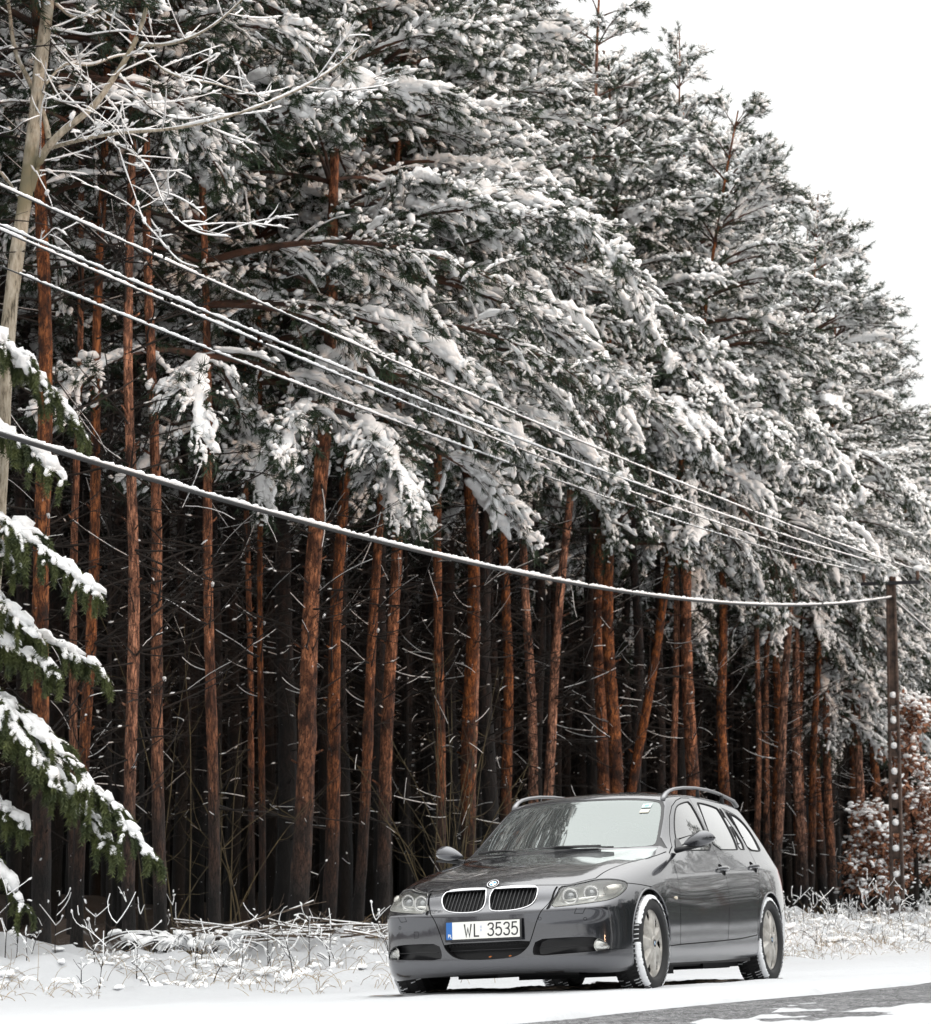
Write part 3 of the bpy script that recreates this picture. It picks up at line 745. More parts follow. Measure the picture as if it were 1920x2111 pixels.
# ---- car details
def surf_loop(P3, d, s=1, sm=1, push=0.0):
    """3-D points of a smoothed outline lying on the body surface"""
    dv = Vector((d[0], d[1]*s, d[2])).normalized()
    P2 = to2([c3(p, s) for p in P3], dv)
    if sm: P2 = smooth_poly(P2, sm)
    u, v, dd = basis(dv); out = []
    for x, y in P2:
        h = bvh.ray_cast(u*x+v*y+dd*3, -dd)
        out.append((h[0]+h[1]*push) if h[0] is not None else None)
    ok = [p for p in out if p is not None]
    return ok, dv
def bucket(name, loop, dv, depth, m, shrink=.9, parent=None, lip=None):
    bm = bmesh.new()
    c = sum(loop, Vector())/len(loop)
    rings = [[bm.verts.new(p - dv*.001) for p in loop]]
    for t, dp in ((.985, depth*.25), (shrink, depth)):
        rings.append([bm.verts.new(c+(p-c)*t-dv*dp) for p in loop])
    n = len(loop)
    for a, b in zip(rings, rings[1:]):
        for k in range(n): bm.faces.new((a[k], a[(k+1) % n], b[(k+1) % n], b[k]))
    cc = bm.verts.new(c-dv*depth*1.05)
    for k in range(n): bm.faces.new((rings[-1][k], rings[-1][(k+1) % n], cc))
    bmesh.ops.recalc_face_normals(bm, faces=bm.faces)
    return bm_obj(name, bm, m, parent or car, True, 50)
def closed_tube(bm, P, r, sides=8, flat=(1, 1)):
    n = len(P); rings = []
    for i, p in enumerate(P):
        d = P[(i+1) % n]-P[i-1]; u, v = ring_frame(d)
        rings.append([bm.verts.new(p+(u*math.cos(2*PI*k/sides)*flat[0]+v*math.sin(2*PI*k/sides)*flat[1])*r) for k in range(sides)])
    for i in range(n):
        a, b = rings[i], rings[(i+1) % n]
        for k in range(sides): bm.faces.new((a[k], a[(k+1) % sides], b[(k+1) % sides], b[k]))
def disc(bm, c, nrm, r, seg=24, dome=0.0, r0=0.0):
    u, v = ring_frame(nrm); nn = nrm.normalized()
    prev = None; K = 4
    for j in range(K+1):
        rr_ = r0+(r-r0)*j/K; h = dome*(1-(rr_/r)**2)
        ring = [bm.verts.new(c+nn*h+(u*math.cos(2*PI*k/seg)+v*math.sin(2*PI*k/seg))*max(rr_, 1e-4)) for k in range(seg)]
        if prev:
            for k in range(seg): bm.faces.new((prev[k], prev[(k+1) % seg], ring[(k+1) % seg], ring[k]))
        prev = ring

def roundel(name, c, nrm, up, r, parent):
    """black ring, silver edge, quartered blue and white centre"""
    nn = nrm.normalized(); up = (up - nn*up.dot(nn)).normalized(); side = up.cross(nn)
    bm = bmesh.new()
    def sector(r0, r1, a0, a1, h, mi, seg):
        pa = []; pb = []
        for k in range(seg+1):
            a = a0+(a1-a0)*k/seg; dr = side*math.cos(a)+up*math.sin(a)
            pa.append(bm.verts.new(c+nn*h+dr*r0)); pb.append(bm.verts.new(c+nn*h+dr*r1))
        for k in range(seg):
            f = bm.faces.new((pa[k], pb[k], pb[k+1], pa[k+1])); f.material_index = mi
    sector(r*.93, r, 0, 2*PI, r*.10, 0, 32)
    sector(r*.60, r*.94, 0, 2*PI, r*.085, 1, 32)
    sector(r*.54, r*.61, 0, 2*PI, r*.10, 0, 32)
    for q in range(4): sector(1e-4, r*.55, q*PI/2, (q+1)*PI/2, r*.09, 2 if q % 2 else 3, 8)
    o = bm_obj(name, bm, [M['chrome'], M['ink'], M['plate_white'], M['badge_blue']], parent, False)
    bm2 = bmesh.new(); u, v = ring_frame(nn)
    return o
M['badge_blue'] = mat('badge_blue', (.05, .28, .62), .3)

HLp, FOGp, KIDp, LOWp = G_['HL'], G_['FOG'], G_['KID'], G_['LOW']
FR = Vector((1, 0, 0))
for s in (1, -1):
    # --- headlight
    loop, dv = surf_loop(HLp, G_['DIAG'], s, 1)
    hl = bucket('headlight', loop, Vector((.93, .37*s, 0)).normalized(), .075, M['lamphouse'], .86)
    if 'headlight%d' % s in objs: objs['headlight%d' % s].parent = hl
    for (cx, cy, cz, r) in ((-.640, .545, .640, .047), (-.575, .668, .655, .045)):
        c = c3((cx+.052, cy-.012, cz), s); nrm = Vector((1, .16*s, .03)).normalized()
        bm = bmesh.new(); u, v = ring_frame(nrm)
        closed_tube(bm, [c+(u*math.cos(a*PI/16)+v*math.sin(a*PI/16))*r for a in range(32)], .0060, 8)
        bm_obj('light_ring', bm, M['ring'], hl)
        bm = bmesh.new()      # bright bowl behind the ring
        for r0, r1, h0, h1 in ((r*1.22, r*1.06, .004, -.004), (r*1.06, r*.86, -.004, -.018)):
            A = [bm.verts.new(c+nrm*h0+(u*math.cos(a*PI/16)+v*math.sin(a*PI/16))*r0) for a in range(32)]
            Bq = [bm.verts.new(c+nrm*h1+(u*math.cos(a*PI/16)+v*math.sin(a*PI/16))*r1) for a in range(32)]
            for k in range(32): bm.faces.new((A[k], A[(k+1) % 32], Bq[(k+1) % 32], Bq[k]))
        bm_obj('reflector', bm, M['reflector'], hl)
        bm = bmesh.new(); disc(bm, c-nrm*.020, nrm, r*.86, 28, .022)
        bm_obj('projector_lens', bm, M['projector'], hl)
    # chrome bridge and pale corner reflector
    bm = bmesh.new()
    pts = [c3(p, s) for p in ((-.60,.49,.615),(-.56,.60,.622),(-.50,.70,.632),(-.42,.77,.650))]
    add_tube(bm, pts, .008, 6); bm_obj('lamp_trim', bm, M['reflector'], hl)
    bm = bmesh.new()
    pts = [c3(p, s) for p in ((-.47,.745,.668),(-.41,.775,.676),(-.345,.795,.690))]
    add_tube(bm, pts, [.030, .036, .022], 10); bm_obj('indicator_reflector', bm, M['bowl'], hl)
    # --- fog lamp recess
    loop, dv = surf_loop(FOGp, G_['FRONT'], s, 1)
    fo = bucket('bumper_vent', loop, FR, .07, M['blackplastic'], .93)
    bm = bmesh.new(); add_tube(bm, [c3((-.735,.36,.315), s), c3((-.68,.55,.318), s), c3((-.63,.69,.318), s)], .0045, 6, flat=(1.6, .7)); bm_obj('slat', bm, M['blackplastic'], fo)
    bm = bmesh.new(); fc = c3((-.594,.738,.315), s); fn = Vector((1, .55*s, .0)).normalized()
    disc(bm, fc, fn, .046, 24, .012); u, v = ring_frame(fn)
    bm_obj('fog_lamp', bm, M['reflector'], fo)
    bm = bmesh.new(); closed_tube(bm, [fc+(u*math.cos(a*PI/12)+v*math.sin(a*PI/12))*.048 for a in range(24)], .004, 6); bm_obj('fog_lamp_ring', bm, M['lamphouse'], fo)
    bm = bmesh.new(); disc(bm, fc+fn*.004, fn, .046, 24, .016); bm_obj('fog_lamp_glass', bm, M['lampglass'], fo)
    bm = bmesh.new(); disc(bm, fc+fn*.010, fn, .014, 16, .006); bm_obj('bulb_shield', bm, M['ring'], fo)
    # --- kidney grille
    loop, dv = surf_loop(KIDp, G_['FRONT'], s, 1)
    kg = bucket('kidney_grille', loop, FR, .05, M['black'], .97)
    bm = bmesh.new(); closed_tube(bm, [p+FR*.003 for p in loop], .0042, 8, (1, 1)); bm_obj('chrome_surround', bm, M['chrome'], kg)
    low = [p+FR*.000+(p-sum(loop, Vector())/len(loop)).normalized()*.014 for p in loop if p.z < .660]
    low.sort(key=lambda p: math.atan2(p.z-.72, p.y-.18*s)) if False else None
    ys = sorted(loop, key=lambda p: p.y)
    for k in range(11):
        yy = .040+.027*k
        zs = [p for p in loop]
        # clip the slat to the outline at this y
        zz = []
        for a, b in zip(loop, loop[1:]+loop[:1]):
            ya, yb = a.y*s, b.y*s
            if (ya-yy)*(yb-yy) <= 0 and abs(ya-yb) > 1e-6:
                t = (yy-ya)/(yb-ya); zz.append(a.lerp(b, t))
        if len(zz) < 2: continue
        z0, z1 = min(zz, key=lambda p: p.z), max(zz, key=lambda p: p.z)
        bm = bmesh.new()
        a = z0+Vector((-.010, 0, .003)); b = z1+Vector((-.022, 0, -.003))
        vs = []
        for p in (a, b):
            for dx, dy in ((.006, -.0022), (.006, .0022), (-.012, .0045), (-.012, -.0045)): vs.append(bm.verts.new(p+Vector((dx, dy, 0))))
        for q in ((0, 1, 2, 3), (7, 6, 5, 4), (0, 4, 5, 1), (1, 5, 6, 2), (2, 6, 7, 3), (3, 7, 4, 0)): bm.faces.new([vs[i] for i in q])
        bmesh.ops.recalc_face_normals(bm, faces=bm.faces)
        bm_obj('slat', bm, M['gloss_black'] if 'gloss_black' in M else M['blackplastic'], kg, False)
    # chrome cap on the bonnet edge
    P = []
    for yy in (.030, .05, .09, .15, .21, .26, .295, .312):
        h = bvh.ray_cast(Vector((3, yy*s, .7165+.004*math.sin((yy-.03)/.28*PI))), -FR); P.append(h[0]+FR*.002)
    bm = bmesh.new(); add_tube(bm, P, [.005, .0075, .009, .0095, .0095, .009, .0075, .004], 8, flat=(1, 1)); bm_obj('chrome_cap', bm, M['chrome'], kg)
    # painted swage below the grille
    P = []
    for q in (5, 6, 7, 8, 9, 10, 11, 12, 13, 14, 15, 16, 17, 18):
        pass
    sel = [p for p in loop if p.z < .668]
    c0 = Vector((0, .18*s, .70))
    sel.sort(key=lambda p: math.atan2(p.z-c0.z, (p.y-c0.y)*s))
    sel = [Vector((p.x-.006, p.y+(p.y-c0.y)*.09, p.z-.017+.008*abs(p.y-c0.y)/.17)) for p in sel]
    bm = bmesh.new(); nS = len(sel); add_tube(bm, sel, [.003+.009*math.sin(PI*(i+.5)/nS)**.5 for i in range(nS)], 8); bm_obj('grille_surround', bm, M['paint'], car)
    # --- side repeater and door handles
    h = on((.50, .9, .615), (0, 1, 0), s)
    bm = bmesh.new(); add_tube(bm, [h[0]+Vector((.034, 0, .006)), h[0]+Vector((.01, .004*s, .004)), h[0]+Vector((-.02, .004*s, .002)), h[0]+Vector((-.036, 0, .0))], [.003, .012, .011, .008], 8, flat=(.5, 1)); bm_obj('side_indicator', bm, M['amber'], car)
    for hx0, hx1, hz, door in ((1.585, 1.815, .834, 'front_door'), (2.385, 2.60, .863, 'rear_door')):
        pts = []; rad = []
        for k in range(9):
            t = k/8; h = on((hx0+(hx1-hx0)*t, .9, hz+.004*math.sin(PI*t)), (0, 1, 0), s)
            pts.append(h[0]+Vector((0, s*(.006+.030*math.sin(PI*t)**.5), 0))); rad.append(.008+.007*math.sin(PI*t)**.6)
        bm = bmesh.new(); add_tube(bm, pts, rad, 10, flat=(.75, 1.15)); bm_obj('door_handle', bm, M['paint'], objs.get(door+str(s), car))
    # --- wheel housings
    for (cx, cz), r in G_['ARCH']:
        bm = bmesh.new(); n_ = 28; A = []; Bq = []; C_ = []
        ys_ = []
        for k in range(n_+1):
            a = PI*(.0+1.0*k/n_); x, z = cx+(r-.001)*math.cos(a), cz+(r-.001)*math.sin(a)
            h = on((x, .9, max(z, .17)), (0, 1, 0), s); yy = abs(h[0].y) if abs(h[0].y) > .7 else .86
            A.append(bm.verts.new(Vector((-x, (yy+.001)*s, z)))); Bq.append(bm.verts.new(Vector((-x, (yy-.035)*s, z)))); C_.append(bm.verts.new(Vector((-x, .52*s, z))))
        for k in range(n_):
            bm.faces.new((A[k], A[k+1], Bq[k+1], Bq[k])); f = bm.faces.new((Bq[k], Bq[k+1], C_[k+1], C_[k])); f.material_index = 1
        f = bm.faces.new(C_); f.material_index = 1
        arch = bm_obj('wheel_arch', bm, [M['paint'], M['black']], car, True, 40)
        bm = bmesh.new(); LP = []
        for k in range(n_+1):
            a = PI*(.0+1.0*k/n_); x, z = cx+(r+.004)*math.cos(a), cz+(r+.004)*math.sin(a); LP.append(on((x, .9, max(z, .175)), (0, 1, 0), s)[0])
        LP = [LP[0]]+[(LP[i-1]+LP[i]*2+LP[i+1])/4 for i in range(1, len(LP)-1)]+[LP[-1]]
        add_tube(bm, LP, .0065, 8); bm_obj('arch_lip', bm, M['paint'], arch)

# --- rubber seals round the side windows
for s in (1, -1):
    for nm, host in (('front_window', 'front_door'), ('rear_window', 'rear_door'), ('quarter_window', None)):
        gl = objs.get(nm+str(s))
        if not gl: continue
        b2 = bmesh.new(); b2.from_mesh(gl.data); bmesh.ops.remove_doubles(b2, verts=b2.verts, dist=2e-4)
        es = [e for e in b2.edges if e.is_boundary]; nxt = {}
        for e in es:
            for v in e.verts: nxt.setdefault(v, []).append(e.other_vert(v))
        done = set(); bm = bmesh.new()
        for v0 in nxt:
            if v0 in done: continue
            lp = [v0]; done.add(v0); cur = v0
            while True:
                c_ = [q for q in nxt[cur] if q not in done]
                if not c_: break
                cur = c_[0]; done.add(cur); lp.append(cur)
            if len(lp) > 8:
                P = [v.co.copy() for v in lp]; Q = [P[0]]
                for p in P[1:]:
                    if (p-Q[-1]).length > .012: Q.append(p)
                if (Q[-1]-Q[0]).length < .006: Q.pop()
                closed_tube(bm, [p+Vector((0, .004*s, 0)) for p in Q], .0055, 6)
        b2.free(); bm_obj('window_seal', bm, M['black'], gl)
# --- lower grille
loop, dv = surf_loop(LOWp, G_['FRONT'], 1, 1)
lg = bucket('lower_grille', loop, FR, .06, M['black'], .96)
bm = bmesh.new(); add_tube(bm, [c3((-.735, y_, .318-.002*abs(y_))) for y_ in (-.27, -.13, 0, .13, .27)], .007, 6, flat=(1.5, .7)); bm_obj('slat', bm, M['blackplastic'], lg)
bm = bmesh.new()
for k in range(26):
    y_ = -.295+.59*k/25
    for sgn in (1, -1): add_box(bm, c3((-.742, y_, .352)), (.006, .0025, .026), Matrix.Rotation(sgn*.6, 3, 'X'))
bm_obj('mesh_insert', bm, M['black'], lg, False)
bm = bmesh.new()
for (y_, r_) in ((.02, .012), (.16, .011)): disc(bm, c3((-.76, y_, .272)), Vector((.5, 0, 1)), r_, 6, .004)
bm_obj('caught_leaf', bm, mat('orange_leaf', (.42, .13, .03), .8), lg, False)

# --- number plate
pc = Vector((.800, -.006, .444)); pr = Matrix.Rotation(R(-4), 3, 'Y')
npo = bm = bmesh.new(); add_box(bm, pc, (.012, .545, .135), pr, .004)
plate = bm_obj('number_plate', bm, M['blackplastic'], car, True, 30)
bm = bmesh.new(); add_box(bm, pc+Vector((.008, .022, .004)), (.004, .476, .112), pr, 0); bm_obj('plate_face', bm, M['plate_white'], plate, False)
bm = bmesh.new(); add_box(bm, pc+Vector((.008, -.238, .004)), (.0042, .043, .112), pr, 0); bm_obj('euro_band', bm, M['plate_blue'], plate, False)
GL = {  # strokes in a 1 x 1.75 box
 'W': [[(0,1.75),(.25,0),(.5,1.15),(.75,0),(1,1.75)]],
 'L': [[(.05,1.75),(.05,0),(.95,0)]],
 '3': [[(.06,1.42),(.12,1.58),(.28,1.71),(.5,1.75),(.74,1.71),(.9,1.55),(.92,1.33),(.84,1.1),(.68,.97),(.42,.93),(.68,.90),(.88,.74),(.95,.48),(.88,.22),(.7,.05),(.48,0),(.25,.04),(.08,.18),(.02,.34)]],
 '5': [[(.88,1.75),(.16,1.75),(.10,.98),(.3,1.10),(.55,1.13),(.78,1.02),(.92,.82),(.95,.55),(.88,.25),(.7,.06),(.48,0),(.25,.03),(.08,.16),(.02,.3)]],
 'P': [[(.05,0),(.05,1.75),(.6,1.75),(.9,1.6),(.95,1.3),(.85,1.02),(.6,.9),(.05,.9)]]}
def stroke(bm, pts, h):
    n = len(pts); Lq = []; Rq = []
    for i, p in enumerate(pts):
        def dirn(a, b): l = math.hypot(b[0]-a[0], b[1]-a[1]); return ((b[0]-a[0])/l, (b[1]-a[1])/l)
        d0 = dirn(pts[i-1], p) if i else None; d1 = dirn(p, pts[i+1]) if i < n-1 else None
        d0 = d0 or d1; d1 = d1 or d0
        nx, ny = -(d0[1]+d1[1]), d0[0]+d1[0]; l = math.hypot(nx, ny); nx /= l; ny /= l
        k = min(2.2, 1/max(.2, nx*-d0[1]+ny*d0[0]))
        e = 0
        Lq.append((p[0]+nx*h*k, p[1]+ny*h*k)); Rq.append((p[0]-nx*h*k, p[1]-ny*h*k))
    return Lq, Rq
def glyph(ch, y0, z0, wd, ht, th, x, m, parent):
    bm = bmesh.new()
    for pts in GL[ch]:
        P = [(a*wd, b/1.75*ht) for a, b in pts]
        Lq, Rq = stroke(bm, P, th/2)
        def V(q): 
            v_ = pr @ Vector((x, 0, z0+q[1]-pc.z)); return bm.verts.new(Vector((pc.x+v_.x, y0+q[0], pc.z+v_.z)))
        a = [V(q) for q in Lq]; b = [V(q) for q in Rq]
        for k in range(len(a)-1): bm.faces.new((a[k], a[k+1], b[k+1], b[k]))
    r = bmesh.ops.extrude_face_region(bm, geom=list(bm.faces)); bmesh.ops.translate(bm, vec=(.0012, 0, 0), verts=[g for g in r['geom'] if isinstance(g, bmesh.types.BMVert)])
    bmesh.ops.recalc_face_normals(bm, faces=bm.faces)
    return bm_obj('plate_character', bm, m, parent, False)
# y runs towards the car's left, which is to the right as seen from the front
for ch, y0, wd in (('W', -.135, .048), ('L', -.066, .036), ('3', .030, .043), ('5', .086, .043), ('3', .142, .043), ('5', .198, .043)):
    glyph(ch, y0, pc.z-.036, wd, .080, .0095, .0102, M['ink'], plate)
for ch, y0 in (('P', -.250), ('L', -.235)): glyph(ch, y0, pc.z-.041, .010, .021, .004, .0104, M['plate_white'], plate)
bm = bmesh.new()
for k in range(3): add_box(bm, pc+Vector((.0102, -.012, -.020+.022*k)), (.0006, .013, .015), pr)
bm_obj('legal_sticker', bm, mat('plate_sticker', (.52, .56, .66), .4), plate, False)
for k in range(12):
    pass

# --- badge on the bonnet
h = bvh.ray_cast(Vector((.605, 0, 2)), Vector((0, 0, -1)))
roundel('badge', h[0]+h[1]*.004, h[1].lerp(Vector((1, 0, .2)), .25), Vector((-.4, 0, 1)), .041, car)

# --- door mirrors
for s in (1, -1):
    mir = None
    bm = bmesh.new(); K = 14; S_ = 20; rings = []
    for i in range(K+1):
        t = i/K; e = math.sin(PI*min(1, max(0, t))**1.35)**.60 if 0 < t < 1 else 0.0
        hh = .068*e*(1-.10*t); dp = .062*e; zc = 1.006+.020*math.sin(t*PI*.5)-.012*(1-t)**2; yc = .868+.232*t-(.072 if s < 0 else 0); xc = .820+.030*t*t
        ring = []
        for k in range(S_):
            a = 2*PI*k/S_; sz = math.sin(a); cx_ = math.cos(a)
            zz = zc+hh*(sz*.95 if sz > 0 else sz*.72); xx = xc - dp*abs(cx_)**.8*(1 if cx_ > 0 else -.8)
            ring.append(bm.verts.new(c3((xx, yc, zz), s)))
        rings.append(ring)
    for a, b in zip(rings, rings[1:]):
        for k in range(S_): bm.faces.new((a[k], a[(k+1) % S_], b[(k+1) % S_], b[k]))
    bmesh.ops.remove_doubles(bm, verts=bm.verts, dist=1e-4)
    bmesh.ops.recalc_face_normals(bm, faces=bm.faces)
    mir = bm_obj('door_mirror', bm, M['paint'], car)
    bm = bmesh.new(); add_tube(bm, [c3((.86,.80,.955), s), c3((.85,.87,.965), s), c3((.84,.94,.972), s), c3((.838,1.02,.976), s)], [.030, .026, .020, .008], 10, flat=(1, .7)); bm_obj('mirror_arm', bm, M['blackplastic'], mir)
    bm = bmesh.new(); h = [on((x_, .9, z_), (0, 1, 0), s)[0]+Vector((0, .004*s, 0)) for x_, z_ in ((.93, .962), (1.05, .962), (1.09, 1.05), (1.05, 1.045), (.955, .985))]
    vv = [bm.verts.new(p) for p in h]; bm.faces.new(vv); r = bmesh.ops.extrude_face_region(bm, geom=list(bm.faces)); bmesh.ops.translate(bm, vec=(0, .008*s, 0), verts=[g for g in r['geom'] if isinstance(g, bmesh.types.BMVert)]); bmesh.ops.recalc_face_normals(bm, faces=bm.faces)
    bm_obj('mirror_base', bm, M['trim'], mir, False)
    # dark joint line round the mirror shell
    P = []
    for i in range(1, K):
        t = i/K; P.append(None)
    # --- roof rails
    RP = [(1.30,.575,1.336),(1.32,.576,1.362),(1.37,.576,1.388),(1.46,.574,1.412),(1.58,.571,1.430),(1.8,.568,1.448),(2.1,.565,1.458),(2.4,.562,1.456),(2.7,.556,1.442),(2.95,.550,1.418),(3.12,.545,1.400),(3.22,.54,1.362)]
    bm = bmesh.new(); add_tube(bm, [c3(p, s) for p in RP], [.019,.018,.017,.0155,.015,.015,.015,.015,.015,.015,.017,.018], 10, flat=(1.15, .8)); rl = bm_obj('roof_rail', bm, M['satin'], car)
    for x_ in (2.18, 2.78):
        hh = bvh.ray_cast(Vector((-x_, .56*s, 3)), Vector((0, 0, -1)))[0]
        bm = bmesh.new(); add_tube(bm, [hh-Vector((0, 0, .01)), Vector((-x_, .56*s, 1.462 if x_ < 2.5 else 1.44))], [.030, .018], 8, flat=(.5, 1.3)); bm_obj('rail_support', bm, M['black'], rl)

# --- wipers
for P in ([(.668,-.345,.996),(.655,-.17,1.004),(.632,0,1.010),(.625,.17,1.008),(.632,.33,1.002)], [(.735,-.64,1.004),(.70,-.52,1.010),(.675,-.42,1.010)]):
    bm = bmesh.new(); P = [c3(p)+Vector((.012, 0, .004)) for p in P]; add_tube(bm, P, .0085, 6, flat=(.6, 1.3)); wp = bm_obj('wiper', bm, M['blackplastic'], car)
    bm = bmesh.new(); m_ = P[len(P)//2]; add_box(bm, m_+Vector((.004, 0, .004)), (.014, .04, .014), None, .004); add_tube(bm, [m_+Vector((.004, 0, .006)), m_+Vector((.012, .14, -.002)), P[-1]+Vector((.02, .10, -.012))], .006, 6); bm_obj('wiper_arm', bm, M['blackplastic'], wp)
# --- windscreen stickers (flat print on the glass)
for (y_, z_, w_, h_, cc, c2) in ((.495, 1.298, .062, .030, (.55, .68, .66), (.25, .50, .47)), (.498, 1.258, .060, .026, (.62, .60, .50), (.72, .72, .68))):
    q = []
    for dy, dz in ((-1, -1), (1, -1), (1, 1), (-1, 1)):
        h = bvh.ray_cast(Vector((3, y_+dy*w_/2, z_+dz*h_/2)), -FR); q.append(h[0]+h[1]*.001)
    bm = bmesh.new(); bm.faces.new([bm.verts.new(p) for p in q])
    c_ = sum(q, Vector())/4
    f = bm.faces.new([bm.verts.new(c_+(p-c_)*.45+h[1]*.001) for p in q]); f.material_index = 1
    bm_obj('windscreen_sticker', bm, [mat('sticker', cc, .5), mat('sticker_mark', c2, .5)], objs['windscreen'], False)

# --- underbody and cabin
bm = bmesh.new(); add_box(bm, (-1.45, 0, .20), (4.0, 1.36, .10)); add_box(bm, (-1.38, 0, .195), (1.9, 1.70, .06)); add_box(bm, (.40, 0, .185), (.46, .9, .07)); add_box(bm, (-2.1, .55, .16), (.9, .30, .06)); add_box(bm, (-.55, .28, .145), (.8, .85, .08)); add_box(bm, (-2.76, -.1, .20), (.35, 1.2, .16)); add_box(bm, (-1.2, -.55, .16), (1.6, .3, .07)); bm_obj('underbody', bm, M['black'], car, False)
bm = bmesh.new()
for yy in (-.02, .45): add_box(bm, (-.18, yy*.2, .165), (.30, .50, .07))
bm_obj('engine_undertray', bm, M['blackplastic'], car, False)
bm = bmesh.new()
for x0_, x1_ in ((-.62, -.02), (.02, .02)): pass
add_box(bm, (-1.9, 0, .62), (2.9, 1.5, .5)); bm_obj('cabin_floor', bm, M['black'], car, False)
bm = bmesh.new(); add_tube(bm, [c3((.95, y_, .92-.02*abs(y_))) for y_ in (-.68, -.3, 0, .3, .68)], .11, 12, flat=(1.6, .8)); bm_obj('dashboard', bm, M['dash'], car)
for s in (1, -1):
    bm = bmesh.new()
    prof = [(1.62, .72, .13), (1.70, .95, .235), (1.76, 1.08, .22), (1.79, 1.15, .13)]
    for k, (x_, z_, w_) in enumerate(prof): pass
    add_tube(bm, [c3((x_, .37, z_), s) for x_, z_, w_ in prof], [w_ for _, _, w_ in prof], 14, flat=(1, .28)); st = bm_obj('seat', bm, M['seat'], car)
    bm = bmesh.new(); add_box(bm, c3((1.80, .37, 1.215), s), (.09, .26, .15), None, .035); bm_obj('headrest', bm, M['seat'], st)
bm = bmesh.new(); add_box(bm, (-2.62, 0, .98), (.16, 1.2, .42), None, .05); st = bm_obj('rear_seat', bm, M['seat'], car)
for y_ in (-.38, .38):
    bm = bmesh.new(); add_box(bm, (-2.66, y_, 1.23), (.08, .24, .12), None, .03); bm_obj('headrest', bm, M['seat'], st)
bm = bmesh.new(); c = c3((1.13, .37, 1.0)); nrm = Vector((-.9, 0, .42)).normalized(); u, v = ring_frame(nrm)
closed_tube(bm, [c+(u*math.cos(a*PI/16)+v*math.sin(a*PI/16))*.185 for a in range(32)], .015, 8); add_tube(bm, [c-u*.17, c+u*.17], .02, 6); bm_obj('steering_wheel', bm, M['blackplastic'], car)
bm = bmesh.new(); add_box(bm, c3((1.22, 0, 1.285)), (.03, .24, .06), None, .015); bm_obj('interior_mirror', bm, M['blackplastic'], car)

# --- wheels
def tyre_mesh():
    # profile (y, r), outer face at +y
    pr_ = [(.075,.222),(.098,.231),(.108,.243),(.110,.258),(.106,.282),(.098,.299),(.088,.308),(.06,.311),(0,.312),(-.06,.311),(-.088,.308),(-.100,.298),(-.108,.27),(-.106,.235),(-.09,.21)]
    Vv = []; Fq = []; n = 72
    for k in range(n):
        a = 2*PI*k/n
        for y, r in pr_: Vv.append((r*math.cos(a), y, r*math.sin(a)))
    m_ = len(pr_)
    for k in range(n):
        for j in range(m_-1):
            a = k*m_+j; b = ((k+1) % n)*m_+j; Fq.append((a, a+1, b+1, b))
    bm = bmesh.new(); vs = [bm.verts.new(v) for v in Vv]
    for f in Fq: bm.faces.new([vs[i] for i in f])
    # tread blocks, slanted towards the shoulders
    NP = 64
    for k in range(NP):
        a0 = 2*PI*k/NP
        for row, (y0, y1, sl) in enumerate(((.060, .097, .30), (.020, .055, .75), (-.055, -.020, -.75), (-.097, -.060, -.30))):
            off = (row % 2)*.5*2*PI/NP
            vv = []
            wv = 2*PI/NP*.62
            for r in (.304, .3175):
                for y, da in ((y0, 0), (y1, 0)):
                    for e in (0, wv):
                        a = a0+off+e+(abs(y)-.02)*sl*1.4*(1 if True else -1)
                        rr_ = r-(.009 if (abs(y) > .09 and r > .31) else 0)
                        vv.append(bm.verts.new((rr_*math.cos(a), y, rr_*math.sin(a))))
            for q in ((4, 5, 7, 6), (0, 1, 5, 4), (2, 6, 7, 3), (0, 4, 6, 2), (1, 3, 7, 5)):
                bm.faces.new([vv[i] for i in q])
    bmesh.ops.recalc_face_normals(bm, faces=bm.faces)
    me = bpy.data.meshes.new('tyre'); bm.to_mesh(me); bm.free(); me.materials.append(M['tyre'])
    me.polygons.foreach_set('use_smooth', [True]*len(me.polygons)); me.set_sharp_from_angle(angle=R(35)); return me
